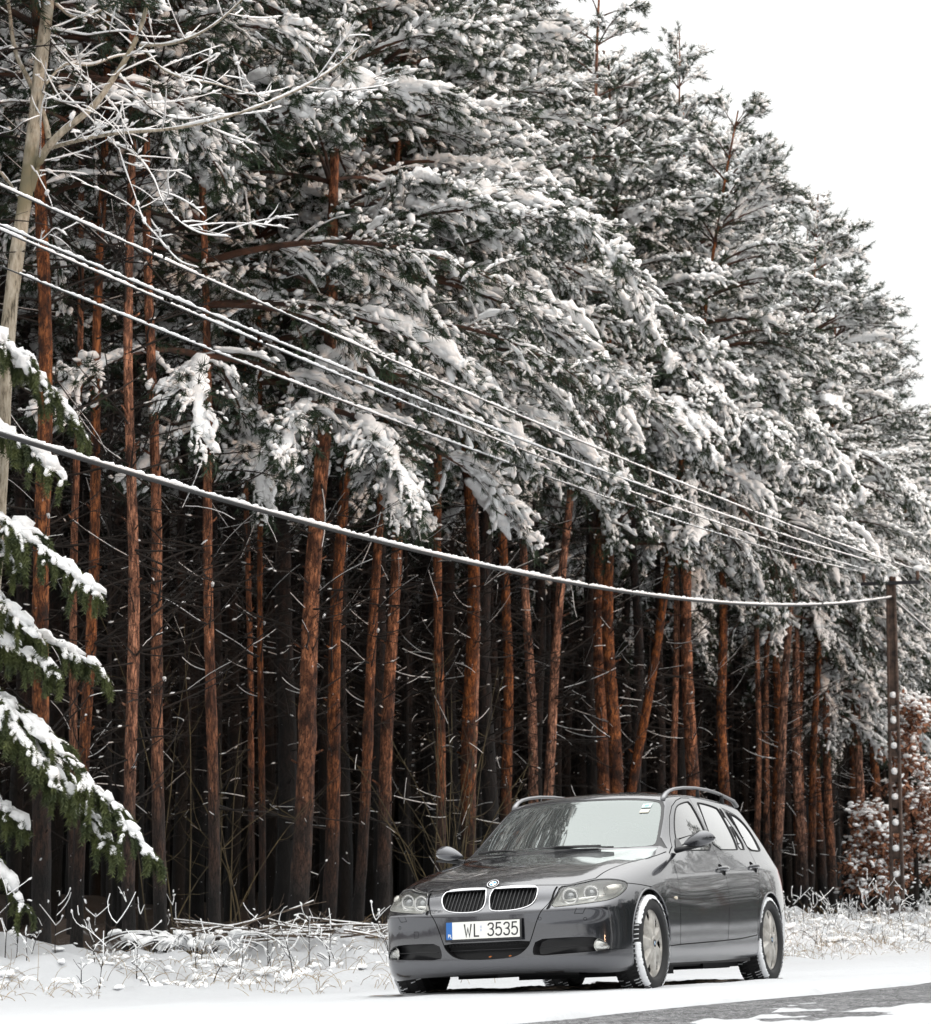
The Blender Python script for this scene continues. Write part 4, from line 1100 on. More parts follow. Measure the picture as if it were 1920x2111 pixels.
def snow_mesh(seed):
    """snow pressed into the grooves and caked on the outer shoulder"""
    rnd = random.Random(seed); bm = bmesh.new(); NP = 64
    for k in range(NP):
        a0 = 2*PI*k/NP
        for row, (y0, y1, sl) in enumerate(((.058, .099, .30), (.016, .057, .75), (-.057, -.016, -.75), (-.099, -.058, -.30))):
            if rnd.random() < (.12 if row == 0 else .35): continue
            off = (row % 2)*.5*2*PI/NP; w_ = 2*PI/NP; t0 = .66+rnd.random()*.1; t1 = .94-rnd.random()*.1
            vv = []
            yb = y0+(y1-y0)*rnd.random()*.3
            for r in (.305, .3165+rnd.random()*.003):
                for y in (yb, y1):
                    for e in (t0*w_, t1*w_):
                        a = a0+off+e+(abs(y)-.02)*sl*1.4; rr_ = r-(.008 if (abs(y) > .09 and r > .31) else 0)
                        vv.append(bm.verts.new((rr_*math.cos(a), y, rr_*math.sin(a))))
            for q in ((4, 5, 7, 6), (0, 1, 5, 4), (2, 6, 7, 3), (0, 4, 6, 2), (1, 3, 7, 5)): bm.faces.new([vv[i] for i in q])
    # shoulder cake: forward is -x in table space = +x here; angles measured from +x (front) counter-clockwise to +z
    def strip(A0, A1, seg, ya, yb, th):
        prev = None
        for k in range(seg+1):
            a = R(A0+(A1-A0)*k/seg); e = min(1, 4*min(k, seg-k)/seg+.15)
            j = rnd.random()
            row = []
            yo = yb+.006*rnd.random()*1; yi = ya+.020*(rnd.random()-.5)
            for y, r in ((yi, .308), ((yi+yo)/2, .316+th*e*(.6+.5*j)), (yo-.008, .312+th*e*.8*(.5+j*.6)), (yo, .302), (yo+.001, .290+.010*rnd.random())):
                row.append(bm.verts.new((r*math.cos(a), y, r*math.sin(a))))
            if prev:
                for q in range(4): bm.faces.new((prev[q], prev[q+1], row[q+1], row[q]))
            prev = row
    strip(25, 128, 70, .062, .106, .008)
    strip(-62, 2, 46, .058, .106, .009)
    strip(128, 250, 80, .086, .106, .005)
    bmesh.ops.recalc_face_normals(bm, faces=bm.faces)
    me = bpy.data.meshes.new('packed_snow'); bm.to_mesh(me); bm.free(); me.materials.append(M['snow'])
    me.polygons.foreach_set('use_smooth', [True]*len(me.polygons)); me.set_sharp_from_angle(angle=R(50)); return me
def cover_mesh():
    bm = bmesh.new(); NR, NA = 54, 308; HN = 7; grid = []
    for i in range(NR+1):
        r = .012+(.204-.012)*i/NR; row = []
        for k in range(NA):
            a = 2*PI*k/NA; ph = (a*HN/(2*PI)) % 1.0; c = abs(ph-.5)*2       # c=0 in the middle of a spoke gap
            gap = max(0, 1-c/ (.62-.35*max(0, (.15-r)/.15)))
            rad = max(0, min(1, (r-.055)/.08))*max(0, min(1, (.192-r)/.018))
            y = .012-.022*(r/.204)**2 + (.012 if r > .196 else 0)*0 - .034*gap**.8*rad
            if r < .04: y += .004
            tw = .10*(r-.03)/.17
            row.append(bm.verts.new((r*math.cos(a+tw), y, r*math.sin(a+tw))))
        grid.append(row)
    for i in range(NR):
        r = .012+(.204-.012)*(i+.5)/NR
        for k in range(NA):
            a = 2*PI*(k+.5)/NA; ph = (a*HN/(2*PI)) % 1.0; c = (ph-.5)
            # teardrop hole
            q = ((r-.150)/.036)**2+(c/(.19+.07*(r-.150)/.036))**2
            if q < 1: continue
            f = bm.faces.new((grid[i][k], grid[i][(k+1) % NA], grid[i+1][(k+1) % NA], grid[i+1][k]))
    be = [e for e in bm.edges if e.is_boundary]
    r_ = bmesh.ops.extrude_edge_only(bm, edges=be); bmesh.ops.translate(bm, vec=(0, -.005, 0), verts=[g for g in r_['geom'] if isinstance(g, bmesh.types.BMVert)])
    bmesh.ops.recalc_face_normals(bm, faces=bm.faces)
    me = bpy.data.meshes.new('wheel_cover'); bm.to_mesh(me); bm.free(); me.materials.append(M['cover'])
    me.polygons.foreach_set('use_smooth', [True]*len(me.polygons)); me.set_sharp_from_angle(angle=R(45)); return me
ty = tyre_mesh(); cv = cover_mesh(); sn = [snow_mesh(3), snow_mesh(8)]
k_ = 0
for x_ in (0, 2.76):
    for s in (1, -1):
        bm = bmesh.new(); add_tube(bm, [(0, -.09, 0), (0, .045, 0)], .208, 40); wh = bm_obj('wheel', bm, M['black'], car, True, 40)
        wh.location = (-x_, .795*s, .316); rot = 0 if s == 1 else PI
        wh.rotation_euler = (0, R(17*k_) if s == 1 else 0, rot)
        for nm, me_ in (('tyre', ty), ('wheel_cover', cv), ('packed_snow', sn[k_ % 2])):
            o = bpy.data.objects.new(nm, me_); COL.objects.link(o); o.parent = wh
            if nm == 'wheel_cover': o.location = (0, .090, 0); o.scale = (1.13, 1, 1.13)
            if nm == 'packed_snow' and s == 1: o.rotation_euler = (0, -R(17*k_), 0)
        bm = bmesh.new(); disc(bm, Vector((0, .098, 0)), Vector((0, 1, 0)), .030, 24, .006); bm_obj('hub_cap', bm, M['cover'], wh)
        roundel('wheel_badge', Vector((0, .1045, 0)), Vector((0, 1, 0)), Vector((0, 0, 1)), .026, wh)
        bm = bmesh.new(); disc(bm, Vector((0, .055, 0)), Vector((0, 1, 0)), .20, 32, 0); bm_obj('rim', bm, M['rust_dark'] if 'rust_dark' in M else M['blackplastic'], wh)
        k_ += 1
# ================================================================== TREES
def bark_mat(name, lo, mid, hi, z0, z1, snow=.0):
    m = mat(name, lo, .9)
    t = N(m, 'ShaderNodeTexCoord'); mp = N(m, 'ShaderNodeMapping'); mp.inputs['Scale'].default_value = (10, 10, 3.6); L(m, t.outputs['Object'], mp.inputs[0])
    vo = N(m, 'ShaderNodeTexVoronoi', feature='F1'); vo.inputs['Scale'].default_value = 1.0; L(m, mp.outputs[0], vo.inputs['Vector'])
    no = N(m, 'ShaderNodeTexNoise'); no.inputs['Scale'].default_value = 1.6; no.inputs['Detail'].default_value = 8; no.inputs['Roughness'].default_value = .7; L(m, mp.outputs[0], no.inputs['Vector'])
    s = N(m, 'ShaderNodeSeparateXYZ'); L(m, t.outputs['Object'], s.inputs[0])
    nz = N(m, 'ShaderNodeTexNoise'); nz.inputs['Scale'].default_value = .9; nz.inputs['Detail'].default_value = 5; L(m, t.outputs['Object'], nz.inputs['Vector'])
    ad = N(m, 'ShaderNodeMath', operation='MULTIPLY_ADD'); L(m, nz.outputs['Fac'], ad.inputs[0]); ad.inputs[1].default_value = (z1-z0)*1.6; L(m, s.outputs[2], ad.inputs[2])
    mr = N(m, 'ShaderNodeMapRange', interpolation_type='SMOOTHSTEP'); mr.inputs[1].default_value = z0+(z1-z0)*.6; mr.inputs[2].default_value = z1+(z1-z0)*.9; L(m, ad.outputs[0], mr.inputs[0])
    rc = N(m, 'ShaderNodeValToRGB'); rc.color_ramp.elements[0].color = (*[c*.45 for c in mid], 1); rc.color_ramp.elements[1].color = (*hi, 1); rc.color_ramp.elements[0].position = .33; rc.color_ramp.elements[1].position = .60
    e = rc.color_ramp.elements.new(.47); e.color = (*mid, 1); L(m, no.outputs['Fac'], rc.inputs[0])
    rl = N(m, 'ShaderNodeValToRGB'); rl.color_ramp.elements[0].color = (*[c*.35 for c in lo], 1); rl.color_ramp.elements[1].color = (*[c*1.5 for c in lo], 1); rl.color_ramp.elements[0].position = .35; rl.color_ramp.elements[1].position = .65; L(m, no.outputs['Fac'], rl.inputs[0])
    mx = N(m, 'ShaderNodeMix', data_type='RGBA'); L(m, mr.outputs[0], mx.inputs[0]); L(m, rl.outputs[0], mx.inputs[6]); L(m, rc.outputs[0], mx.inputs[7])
    # darker collars and scars
    n5 = N(m, 'ShaderNodeTexNoise'); n5.inputs['Scale'].default_value = 2.2; n5.inputs['Detail'].default_value = 6; L(m, t.outputs['Object'], n5.inputs['Vector'])
    r5 = N(m, 'ShaderNodeValToRGB'); r5.color_ramp.elements[0].color = (.30, .27, .27, 1); r5.color_ramp.elements[0].position = .38; r5.color_ramp.elements[1].position = .50; L(m, n5.outputs['Fac'], r5.inputs[0])
    mm = N(m, 'ShaderNodeMix', data_type='RGBA', blend_type='MULTIPLY'); mm.inputs[0].default_value = 1; L(m, mx.outputs[2], mm.inputs[6]); L(m, r5.outputs[0], mm.inputs[7])
    last = mm.outputs[2]
    # dark cracks between the bark plates
    mp2 = N(m, 'ShaderNodeMapping'); mp2.inputs['Scale'].default_value = (15, 15, 5.5); L(m, t.outputs['Object'], mp2.inputs[0])
    nd_ = N(m, 'ShaderNodeTexNoise'); nd_.inputs['Scale'].default_value = 3; L(m, mp2.outputs[0], nd_.inputs['Vector'])
    av = N(m, 'ShaderNodeVectorMath', operation='ADD'); L(m, mp2.outputs[0], av.inputs[0]); L(m, nd_.outputs['Color'], av.inputs[1])
    ve = N(m, 'ShaderNodeTexVoronoi', feature='DISTANCE_TO_EDGE'); ve.inputs['Scale'].default_value = 1.0; L(m, av.outputs[0], ve.inputs['Vector'])
    rv = N(m, 'ShaderNodeValToRGB'); rv.color_ramp.elements[0].color = (.22, .19, .18, 1); rv.color_ramp.elements[0].position = .015; rv.color_ramp.elements[1].position = .11; rv.color_ramp.elements[1].color = (1, 1, 1, 1); L(m, ve.outputs['Distance'], rv.inputs[0])
    mc = N(m, 'ShaderNodeMix', data_type='RGBA', blend_type='MULTIPLY'); mc.inputs[0].default_value = 1; L(m, last, mc.inputs[6]); L(m, rv.outputs[0], mc.inputs[7]); last = mc.outputs[2]
    if snow:
        n6 = N(m, 'ShaderNodeTexNoise'); n6.inputs['Scale'].default_value = 13; n6.inputs['Detail'].default_value = 5; L(m, t.outputs['Object'], n6.inputs['Vector'])
        r6 = N(m, 'ShaderNodeValToRGB'); r6.color_ramp.elements[0].position = snow; r6.color_ramp.elements[1].position = snow+.03; L(m, n6.outputs['Fac'], r6.inputs[0])
        ms = N(m, 'ShaderNodeMix', data_type='RGBA'); L(m, r6.outputs[0], ms.inputs[0]); L(m, last, ms.inputs[6]); ms.inputs[7].default_value = (.75, .77, .8, 1); last = ms.outputs[2]
    oi = N(m, 'ShaderNodeObjectInfo'); hv = N(m, 'ShaderNodeHueSaturation'); L(m, last, hv.inputs['Color'])
    r7 = N(m, 'ShaderNodeMapRange'); r7.inputs[3].default_value = .50; r7.inputs[4].default_value = 1.30; L(m, oi.outputs['Random'], r7.inputs[0]); L(m, r7.outputs[0], hv.inputs['Value'])
    r8 = N(m, 'ShaderNodeMath', operation='MULTIPLY_ADD'); L(m, oi.outputs['Random'], r8.inputs[0]); r8.inputs[1].default_value = -.35; r8.inputs[2].default_value = 1.12; L(m, r8.outputs[0], hv.inputs['Saturation'])
    L(m, hv.outputs['Color'], B(m).inputs['Base Color'])
    bump(m, no.outputs['Fac'], .9, .04)
    return m
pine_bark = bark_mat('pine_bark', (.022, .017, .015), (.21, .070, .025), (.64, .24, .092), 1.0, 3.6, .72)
shade_toned_bark = bark_mat('shade_toned_pine_bark', (.006, .0055, .0055), (.018, .010, .008), (.062, .028, .018), 2.2, 6.5, .74)  # pine bark again, with the shade inside the wood put into its colour
wood_m = mat('dead_twig_wood', (.05, .038, .030), .9); noise_color(wood_m, (.008, .007, .0065), (.028, .019, .014), 3, 4)
limb_m = mat('pine_limb_bark', (.11, .045, .025), .9); noise_color(limb_m, (.022, .014, .011), (.105, .046, .026), 3, 4)
needle_m = mat('pine_needles', (.03, .05, .025), .7, Subsurface_Weight=0.0)
noise_color(needle_m, (.006, .017, .009), (.030, .058, .022), 2.2, 4, .35, .65)
spruce_m = mat('spruce_needles', (.03, .05, .02), .7); noise_color(spruce_m, (.022, .036, .012), (.105, .125, .038), 5, 4, .35, .65)

RS = np.random.RandomState
def unit(v): return v/(np.linalg.norm(v, axis=-1, keepdims=True)+1e-9)
def frames(d):
    """orthonormal frames with x along d, z as upright as possible; columns are the axes"""
    d = unit(d); up = np.zeros_like(d); up[:, 2] = 1
    bad = np.abs(d[:, 2]) > .97; up[bad] = (1, 0, 0)
    y = unit(np.cross(up, d)); z = np.cross(d, y)
    return np.stack([d, y, z], -1)
def scatter(tV, tT, Mx, P):
    """copies of a template (k,3) at P with matrices Mx (N,3,3)"""
    V = np.einsum('nij,kj->nki', Mx, tV)+P[:, None]
    k = len(tV); T = tT[None]+(np.arange(len(P))*k)[:, None, None]
    return V.reshape(-1, 3), T.reshape(-1, tT.shape[1])
def blob_templates(seed=1, fine=False):
    out = []
    r = RS(seed)
    for q in range(5):
        bm = bmesh.new(); bmesh.ops.create_icosphere(bm, subdivisions=2 if fine else 1, radius=1.0)
        if fine: pass
        V = np.array([v.co[:] for v in bm.verts]); T = np.array([[v.index for v in f.verts] for f in bm.faces]); bm.free()
        ph = r.rand(6)*7
        rad = 1+.20*np.sin(3.1*V[:, 0]+ph[0])*np.sin(2.7*V[:, 1]+ph[1])+.16*np.sin(5.3*V[:, 1]+ph[2]+2*V[:, 2])+.12*r.randn(len(V))*(1 if fine else 1.3)
        V = V*rad[:, None]; V[:, 2] = np.where(V[:, 2] < 0, V[:, 2]*.45, V[:, 2])
        out.append((V, T))
    return out
BL = blob_templates(1); BLF = blob_templates(2, True)
def add_blobs(acc, P, D, sx, sy, sz, rng, tm=BL):
    n = len(P)
    if n == 0: return
    Fm = frames(D)
    S = np.stack([np.broadcast_to(sx, n), np.broadcast_to(sy, n), np.broadcast_to(sz, n)], -1)
    Mx = Fm*S[:, None, :]
    w_ = rng.randint(0, len(tm), n)
    for k in range(len(tm)):
        s = w_ == k
        if s.any():
            V, T = scatter(tm[k][0], tm[k][1], Mx[s], P[s]); acc.add(V, T)
def needle_template(n, ln, wd, fwd, seed):
    r = RS(seed); V = []; T = []
    for i in range(n):
        a = 2*PI*(i+r.rand()*.7)/n; tilt = fwd+(r.rand()-.5)*.5; l = ln*(.75+.5*r.rand())
        d = np.array([math.cos(tilt), math.sin(tilt)*math.cos(a), math.sin(tilt)*math.sin(a)])
        s = np.cross(d, r.randn(3)); s /= np.linalg.norm(s)
        b0 = np.array([(r.rand()-.5)*.09, 0, 0]); k = len(V)
        V += [b0+s*wd*.5, b0-s*wd*.5, b0+d*l]; T.append([k, k+1, k+2])
    return np.array(V), np.array(T)
def curve_pts(p0, az, el0, el1, length, n, rng, wob=.10):
    """polylines: (N,n,3); elevation goes from el0 to el1 along the branch"""
    N_ = len(az); t = np.linspace(0, 1, n)[None]
    el = el0[:, None]+(el1-el0)[:, None]*t**1.2
    azz = az[:, None]+wob*np.cumsum(rng.randn(N_, n), 1)*.6
    d = np.stack([np.cos(el)*np.cos(azz), np.cos(el)*np.sin(azz), np.sin(el)], -1)
    st = length[:, None, None]/(n-1)*d
    P = np.concatenate([np.zeros((N_, 1, 3)), np.cumsum(st[:, 1:], 1)], 1)+p0[:, None]
    return P
def tubes(acc, P, r0, r1, sides=4):
    """many tubes at once: P (N,n,3)"""
    N_, n, _ = P.shape
    if N_ == 0: return
    d = unit(np.gradient(P, axis=1)); a = np.zeros_like(d); a[..., 2] = 1; bad = np.abs(d[..., 2]) > .95; a[bad] = (1, 0, 0)
    u = unit(np.cross(d, a)); v = np.cross(u, d)
    t = np.linspace(0, 1, n)[None, :]
    r = np.asarray(r0).reshape(-1, 1)*(1-t)+np.asarray(r1).reshape(-1, 1)*t
    th = np.arange(sides)*2*PI/sides
    V = P[:, :, None]+r[:, :, None, None]*(u[:, :, None]*np.cos(th)[:, None]+v[:, :, None]*np.sin(th)[:, None])
    i = (np.arange(N_)*n*sides)[:, None, None]+(np.arange(n-1)*sides)[None, :, None]; k = np.arange(sides)[None, None]; k2 = (k+1) % sides
    Q = np.stack([i+k, i+k2, i+sides+k2, i+sides+k], -1).reshape(-1, 4)
    acc.add(V.reshape(-1, 3), Q)
class TAcc(Acc):
    """triangles and quads side by side"""
    def __init__(s): super().__init__(); s.Q = []
    def add(s, V, T):
        if T.shape[1] == 4: T = np.concatenate([T[:, [0, 1, 2]], T[:, [0, 2, 3]]])
        super().add(V, T)
    def mesh(s, name, m, smooth=True):
        o = s.build(name, m, None, smooth); me = o.data; bpy.data.objects.remove(o); me.name = name; return me

def ridges(acc, P, w, hgt, rng, m=9, sides=6, rough=.30):
    """continuous lumpy bodies of snow lying on many twigs or limbs at once; P (N,n,3), w (N,) widths"""
    N_, n, _ = P.shape
    if N_ == 0: return
    t = np.linspace(0, n-1.001, m); i = t.astype(int); f = (t-i)[None, :, None]; Q = P[:, i]*(1-f)+P[:, i+1]*f
    d = unit(np.gradient(Q, axis=1)); a = np.zeros_like(d); a[..., 2] = 1; bad = np.abs(d[..., 2]) > .95; a[bad] = (1, 0, 0)
    u = unit(np.cross(d, a)); v = np.cross(u, d)
    prof = np.sin(np.linspace(.06, math.pi-.05, m))**.5
    nz = rng.randn(N_, m); nz[:, 1:] = .6*nz[:, 1:]+.5*nz[:, :-1]
    W = w[:, None]*prof[None]*np.clip(1+rough*1.3*nz, .25, 1.9)
    Q = Q+np.array([0, 0, 1.])*(W*hgt*.7)[..., None]
    th = np.arange(sides)*2*PI/sides
    jit = 1+rough*.55*rng.randn(N_, m, sides)
    V = Q[:, :, None]+(u[:, :, None]*(np.cos(th)[:, None])+v[:, :, None]*(np.sin(th)*hgt)[:, None])*(W[:, :, None]*jit)[..., None]
    ii = (np.arange(N_)*m*sides)[:, None, None]+(np.arange(m-1)*sides)[None, :, None]; k = np.arange(sides)[None, None]; k2 = (k+1) % sides
    F = np.stack([ii+k, ii+k2, ii+sides+k2, ii+sides+k], -1).reshape(-1, 4)
    acc.add(V.reshape(-1, 3), F)
NT = [needle_template(12, .125, .0112, .75, 1), needle_template(12, .115, .0112, .95, 2), needle_template(12, .13, .011, .6, 3)]
def pine_crown(seed, H, cb, Rmax, bias=.0, dens=1.0, droop=1.0, snow=1.0):
    """returns meshes (needles, snow, limbs). +X is the open, road side"""
    rng = RS(seed)
    hs = []; h = cb
    while h < H-.25:
        hs += [h+rng.rand()*.15]*int(rng.randint(4, 6)); h += .42+.18*rng.rand()
    hs = np.array(hs); nb = len(hs)
    if dens < 1: 
        s = rng.rand(nb) < dens+.15; hs = hs[s]; nb = len(hs)
    az = rng.rand(nb)*2*PI
    t = (hs-cb)/(H-cb)
    side = np.cos(az)
    if bias:      # fewer and shorter low limbs on the forest side
        s = (side > -.25) | (t > .35) | (rng.rand(nb) < .4); hs, az, t, side = hs[s], az[s], t[s], side[s]; nb = len(hs)
    Ln = Rmax*(1-t)**.95*1.08*(.50+.62*rng.rand(nb))*(1+bias*.45*side)*(.75+.25*np.minimum(1, t*6+.3))+.35
    el0 = R(8)+R(48)*t+R(8)*rng.randn(nb); el1 = (R(-62)+R(102)*t**.85)*droop+R(10)*rng.randn(nb)
    P0 = np.stack([0*hs, 0*hs, hs], -1)
    BR = curve_pts(P0, az, el0, el1, Ln, 9, rng, .06)
    limbs = TAcc(); tubes(limbs, BR, .010+.011*Ln, .004+0*Ln, 5)
    # twigs along the outer part of every limb
    tw_p = []; tw_az = []; tw_l = []; tw_e = []; 
    for b in range(nb):
        n = int((5+Ln[b]*7.2)*dens)
        s = np.sort(.22+.78*rng.rand(n)**.8); s[-1] = 1.0
        x = s*8; i = np.minimum(7, x.astype(int)); f = (x-i)[:, None]
        p = BR[b][i]*(1-f)+BR[b][i+1]*f; d = BR[b][i+1]-BR[b][i]
        a0 = np.arctan2(d[:, 1], d[:, 0]); e0 = np.arctan2(d[:, 2], np.hypot(d[:, 0], d[:, 1]))
        sgn = np.where(rng.rand(n) < .5, -1, 1)
        tw_p.append(p); tw_az.append(a0+sgn*(1.05-.75*s)*(1+.3*rng.randn(n))*.9); tw_e.append(e0*.8+R(8)+R(16)*rng.randn(n)); tw_l.append((.30+.55*(1-s)*min(1.3, Ln[b]/2)+.25*rng.rand(n))*min(1, .5+Ln[b]*.35))
    p = np.concatenate(tw_p); a = np.concatenate(tw_az); e = np.concatenate(tw_e); l = np.concatenate(tw_l)
    tt = (p[:, 2]-cb)/(H-cb)
    TW = curve_pts(p, a, e, e-R(38)*droop*(1-.8*np.clip(tt, 0, 1)), l, 5, rng, .12)
    tubes(limbs, TW, .0065+0*l, .004+0*l, 3)
    # needle tufts
    nd = TAcc(); n = len(TW)
    for k, (tq_, off) in enumerate(((1.2, 0), (1.9, 0), (2.5, 0), (3.1, 0), (3.6, 0), (4.0, 0))):
        i = int(min(3, tq_)); f = tq_-i
        P = TW[:, i]*(1-f)+TW[:, i+1]*f+rng.randn(n, 3)*.025; D = TW[:, i+1]-TW[:, i]+rng.randn(n, 3)*.03
        s = rng.rand(n) < (.93 if k > 1 else .6)
        Fm = frames(D[s]); sc = (.85+.4*rng.rand(s.sum()))[:, None, None]
        tm = NT[k % 3]; V, T = scatter(tm[0], tm[1], Fm*sc, P[s]); nd.add(V, T)
    # snow: continuous ridges on limbs and twigs, with small crumbs; some limbs stay nearly bare
    sn = TAcc()
    bi = np.concatenate([np.full(len(q), k) for k, q in enumerate(tw_l)])
    load = np.clip(.46+.46*(np.cos(az) > -.15)*(Ln > 1.2)+.22*(t > .55)+.42*rng.randn(nb), .02, 1.4)*snow      # how much each limb carries
    lt = load[bi]; keep = rng.rand(n) < np.clip(.42+.62*lt+.30*(tt > .55), 0, .97)
    wd = (.021+.027*rng.rand(n)+.030*np.clip(lt, 0, 1.2)*rng.rand(n)**1.5)
    kr = keep & (rng.rand(n) < .5); ridges(sn, TW[kr][:, 0:]+rng.randn(kr.sum(), 1, 3)*.008+[0, 0, .010], wd[kr]*.72, .8, rng, 9, 5, .5)
    for k, tq_ in enumerate((1.0, 1.6, 2.1, 2.6, 3.1, 3.6, 3.95)):
        i = int(min(3, tq_)); f = tq_-i; s = keep & (rng.rand(n) < (.45, .6, .65, .75, .75, .75, .6)[k])
        P = TW[s][:, i]*(1-f)+TW[s][:, i+1]*f; D = TW[s][:, i+1]-TW[s][:, i]; m_ = s.sum()
        w2 = wd[s]*(.6+.75*rng.rand(m_)); P = P+np.array([0, 0, 1])*(w2*.5+.02)[:, None]+rng.randn(m_, 3)*[.045, .045, .02]
        add_blobs(sn, P, D+rng.randn(m_, 3)*.08, w2*(1.0+1.0*rng.rand(m_)), w2*(.7+.5*rng.rand(m_)), w2*(.55+.4*rng.rand(m_)), rng)
    s = (load > .45) & (Ln > .9); m_ = s.sum()
    ridges(sn, BR[s][:, 3:]+[0, 0, .02], (.045+.075*np.clip(load[s], 0, 1.2)*(.5+.8*rng.rand(m_)))*np.minimum(1, Ln[s]/2.2), .62, rng, 30, 9, .26)
    s = (load > .75) & (Ln > 1.6); m_ = s.sum()
    for rep in range(2):      # heaps that bridge neighbouring twigs near the limb ends
        off = rng.randn(m_, 1, 3)*[.16, .16, .03]
        ridges(sn, BR[s][:, 5:]+off+[0, 0, .03], .055+.085*rng.rand(m_), .55, rng, 20, 8, .30)
    return nd.mesh('needles', needle_m, False), sn.mesh('snow_load', tree_snow), limbs.mesh('limb_wood', limb_m)

def pine_trunk(seed, H, r0):
    rng = RS(seed); n = 60; z = np.concatenate([[-.4], np.linspace(0, H, n-1)])
    ph = rng.rand(4)*7
    P = np.stack([.05*np.sin(z*.45+ph[0])+.03*np.sin(z*1.1+ph[1]), .05*np.sin(z*.4+ph[2])+.03*np.sin(z*1.2+ph[3]), z], -1); P[:, :2] -= P[1, :2]
    r = r0*(1.0-.86*(np.clip(z, 0, H)/H)**1.15)*(1+.22*np.exp(-np.clip(z, 0, 9)*3.5))
    sides = 12; V, Q = np_tube(P, r, sides)
    zz = V[:, 2]; rr = 1+.05*np.sin(zz*9+V[:, 0]*40+ph[0])+.035*rng.randn(len(V))
    c = np.repeat(P, sides, 0); V = c+(V-c)*rr[:, None]
    # whorl swellings
    a = TAcc(); a.add(V, Q)
    # short broken stubs
    ns = 26; hz = 1.2+rng.rand(ns)*(H*.62); az = rng.rand(ns)*2*PI; base = np.stack([np.interp(hz, z, P[:, 0]), np.interp(hz, z, P[:, 1]), hz], -1)
    rad = np.interp(hz, z, r); base += np.stack([np.cos(az), np.sin(az), 0*az], -1)*(rad*.8)[:, None]
    ST = curve_pts(base, az, R(15)+R(15)*rng.randn(ns), R(25)+0*az, .05+.16*rng.rand(ns)**2, 3, rng, .05); tubes(a, ST, .016+.01*rng.rand(ns), .010+0*az, 5)
    return a.mesh('trunk', pine_bark), P, z, r
def dead_wood(seed, H, lo, hi, nbr, ln, P, z, r, snowp=.75, tw=3):
    rng = RS(seed); hz = lo+(hi-lo)*rng.rand(nbr)**.8; az = rng.rand(nbr)*2*PI
    base = np.stack([np.interp(hz, z, P[:, 0]), np.interp(hz, z, P[:, 1]), hz], -1)
    l = ln*(.35+.9*rng.rand(nbr)**1.3)*(.5+.5*np.clip(hz/6, 0, 1))
    el = R(18)+R(22)*rng.randn(nbr); BR = curve_pts(base, az, el-R(5), el+R(12)+R(18)*rng.randn(nbr)-R(15)*(hz > 6), l, 7, rng, .13)
    wd = TAcc(); tubes(wd, BR, .007+.006*l, .0028+0*l, 4)
    sn = TAcc(); up = np.array([0, 0, .009])
    s = rng.rand(nbr) < snowp; tubes(sn, BR[s][:, 1:]+up, .0072+0*l[s], .0045+0*l[s], 4)
    pt = []; aa = []; ee = []; ll = []
    for k in range(tw):
        i = rng.randint(2, 6, nbr); p = BR[np.arange(nbr), i]; d = BR[np.arange(nbr), i+1]-p
        pt.append(p); aa.append(np.arctan2(d[:, 1], d[:, 0])+rng.choice([-1, 1], nbr)*(.5+.4*rng.rand(nbr))); ee.append(R(10)+R(25)*rng.randn(nbr)); ll.append(l*(.2+.35*rng.rand(nbr)))
    p = np.concatenate(pt); a = np.concatenate(aa); e = np.concatenate(ee); l2 = np.concatenate(ll)
    TW = curve_pts(p, a, e, e+R(15)*rng.randn(len(e)), l2, 5, rng, .16)
    tubes(wd, TW, .004+0*l2, .0022+0*l2, 3)
    s = rng.rand(len(l2)) < snowp*.8; tubes(sn, TW[s]+up*.7, .0056+0*l2[s], .0035+0*l2[s], 3)
    m_ = nbr//4; add_blobs(sn, BR[np.arange(m_), rng.randint(1, 6, m_)]+up, BR[:m_, 3]-BR[:m_, 2], .03+.02*rng.rand(m_), .014+.008*rng.rand(m_), .013+.004*rng.rand(m_), rng)
    return wd.mesh('dead_wood', wood_m), sn.mesh('twig_snow', tree_snow)
import time as _t; _T0 = _t.time()
TM = []     # (trunk, dead wood, twig snow, needles, snow load, limb wood, radius at base)
def template(seed, H, r0, cb, Rm, bias, dens, droop, snow, dlo, dhi, dn, dl, tw=3):
    tr, P, z, r = pine_trunk(seed, H, r0)
    dw, ds = dead_wood(seed+50, H, dlo, dhi, dn, dl, P, z, r, .075, tw)
    nd, sn, lw = pine_crown(seed+90, H, cb, Rm, bias, dens, droop, snow)
    return dict(trunk=tr, dead=dw, tsnow=ds, nd=nd, sn=sn, lw=lw, r0=r0, H=H, P=P, z=z)
# roadside trees: low, long, heavily laden limbs on the open side
EDGE_T = [template(11, 16.6, .15, 9.0, 3.3, .55, 1.0, 1.0, 1.0, 1.5, 8, 46, 1.5), template(12, 17.0, .15, 9.6, 3.0, .50, 1.0, 1.0, 1.0, 1.5, 8.5, 46, 1.4), template(13, 16.2, .14, 8.2, 3.1, .60, 1.0, 1.05, 1.0, 1.5, 7, 40, 1.3)]
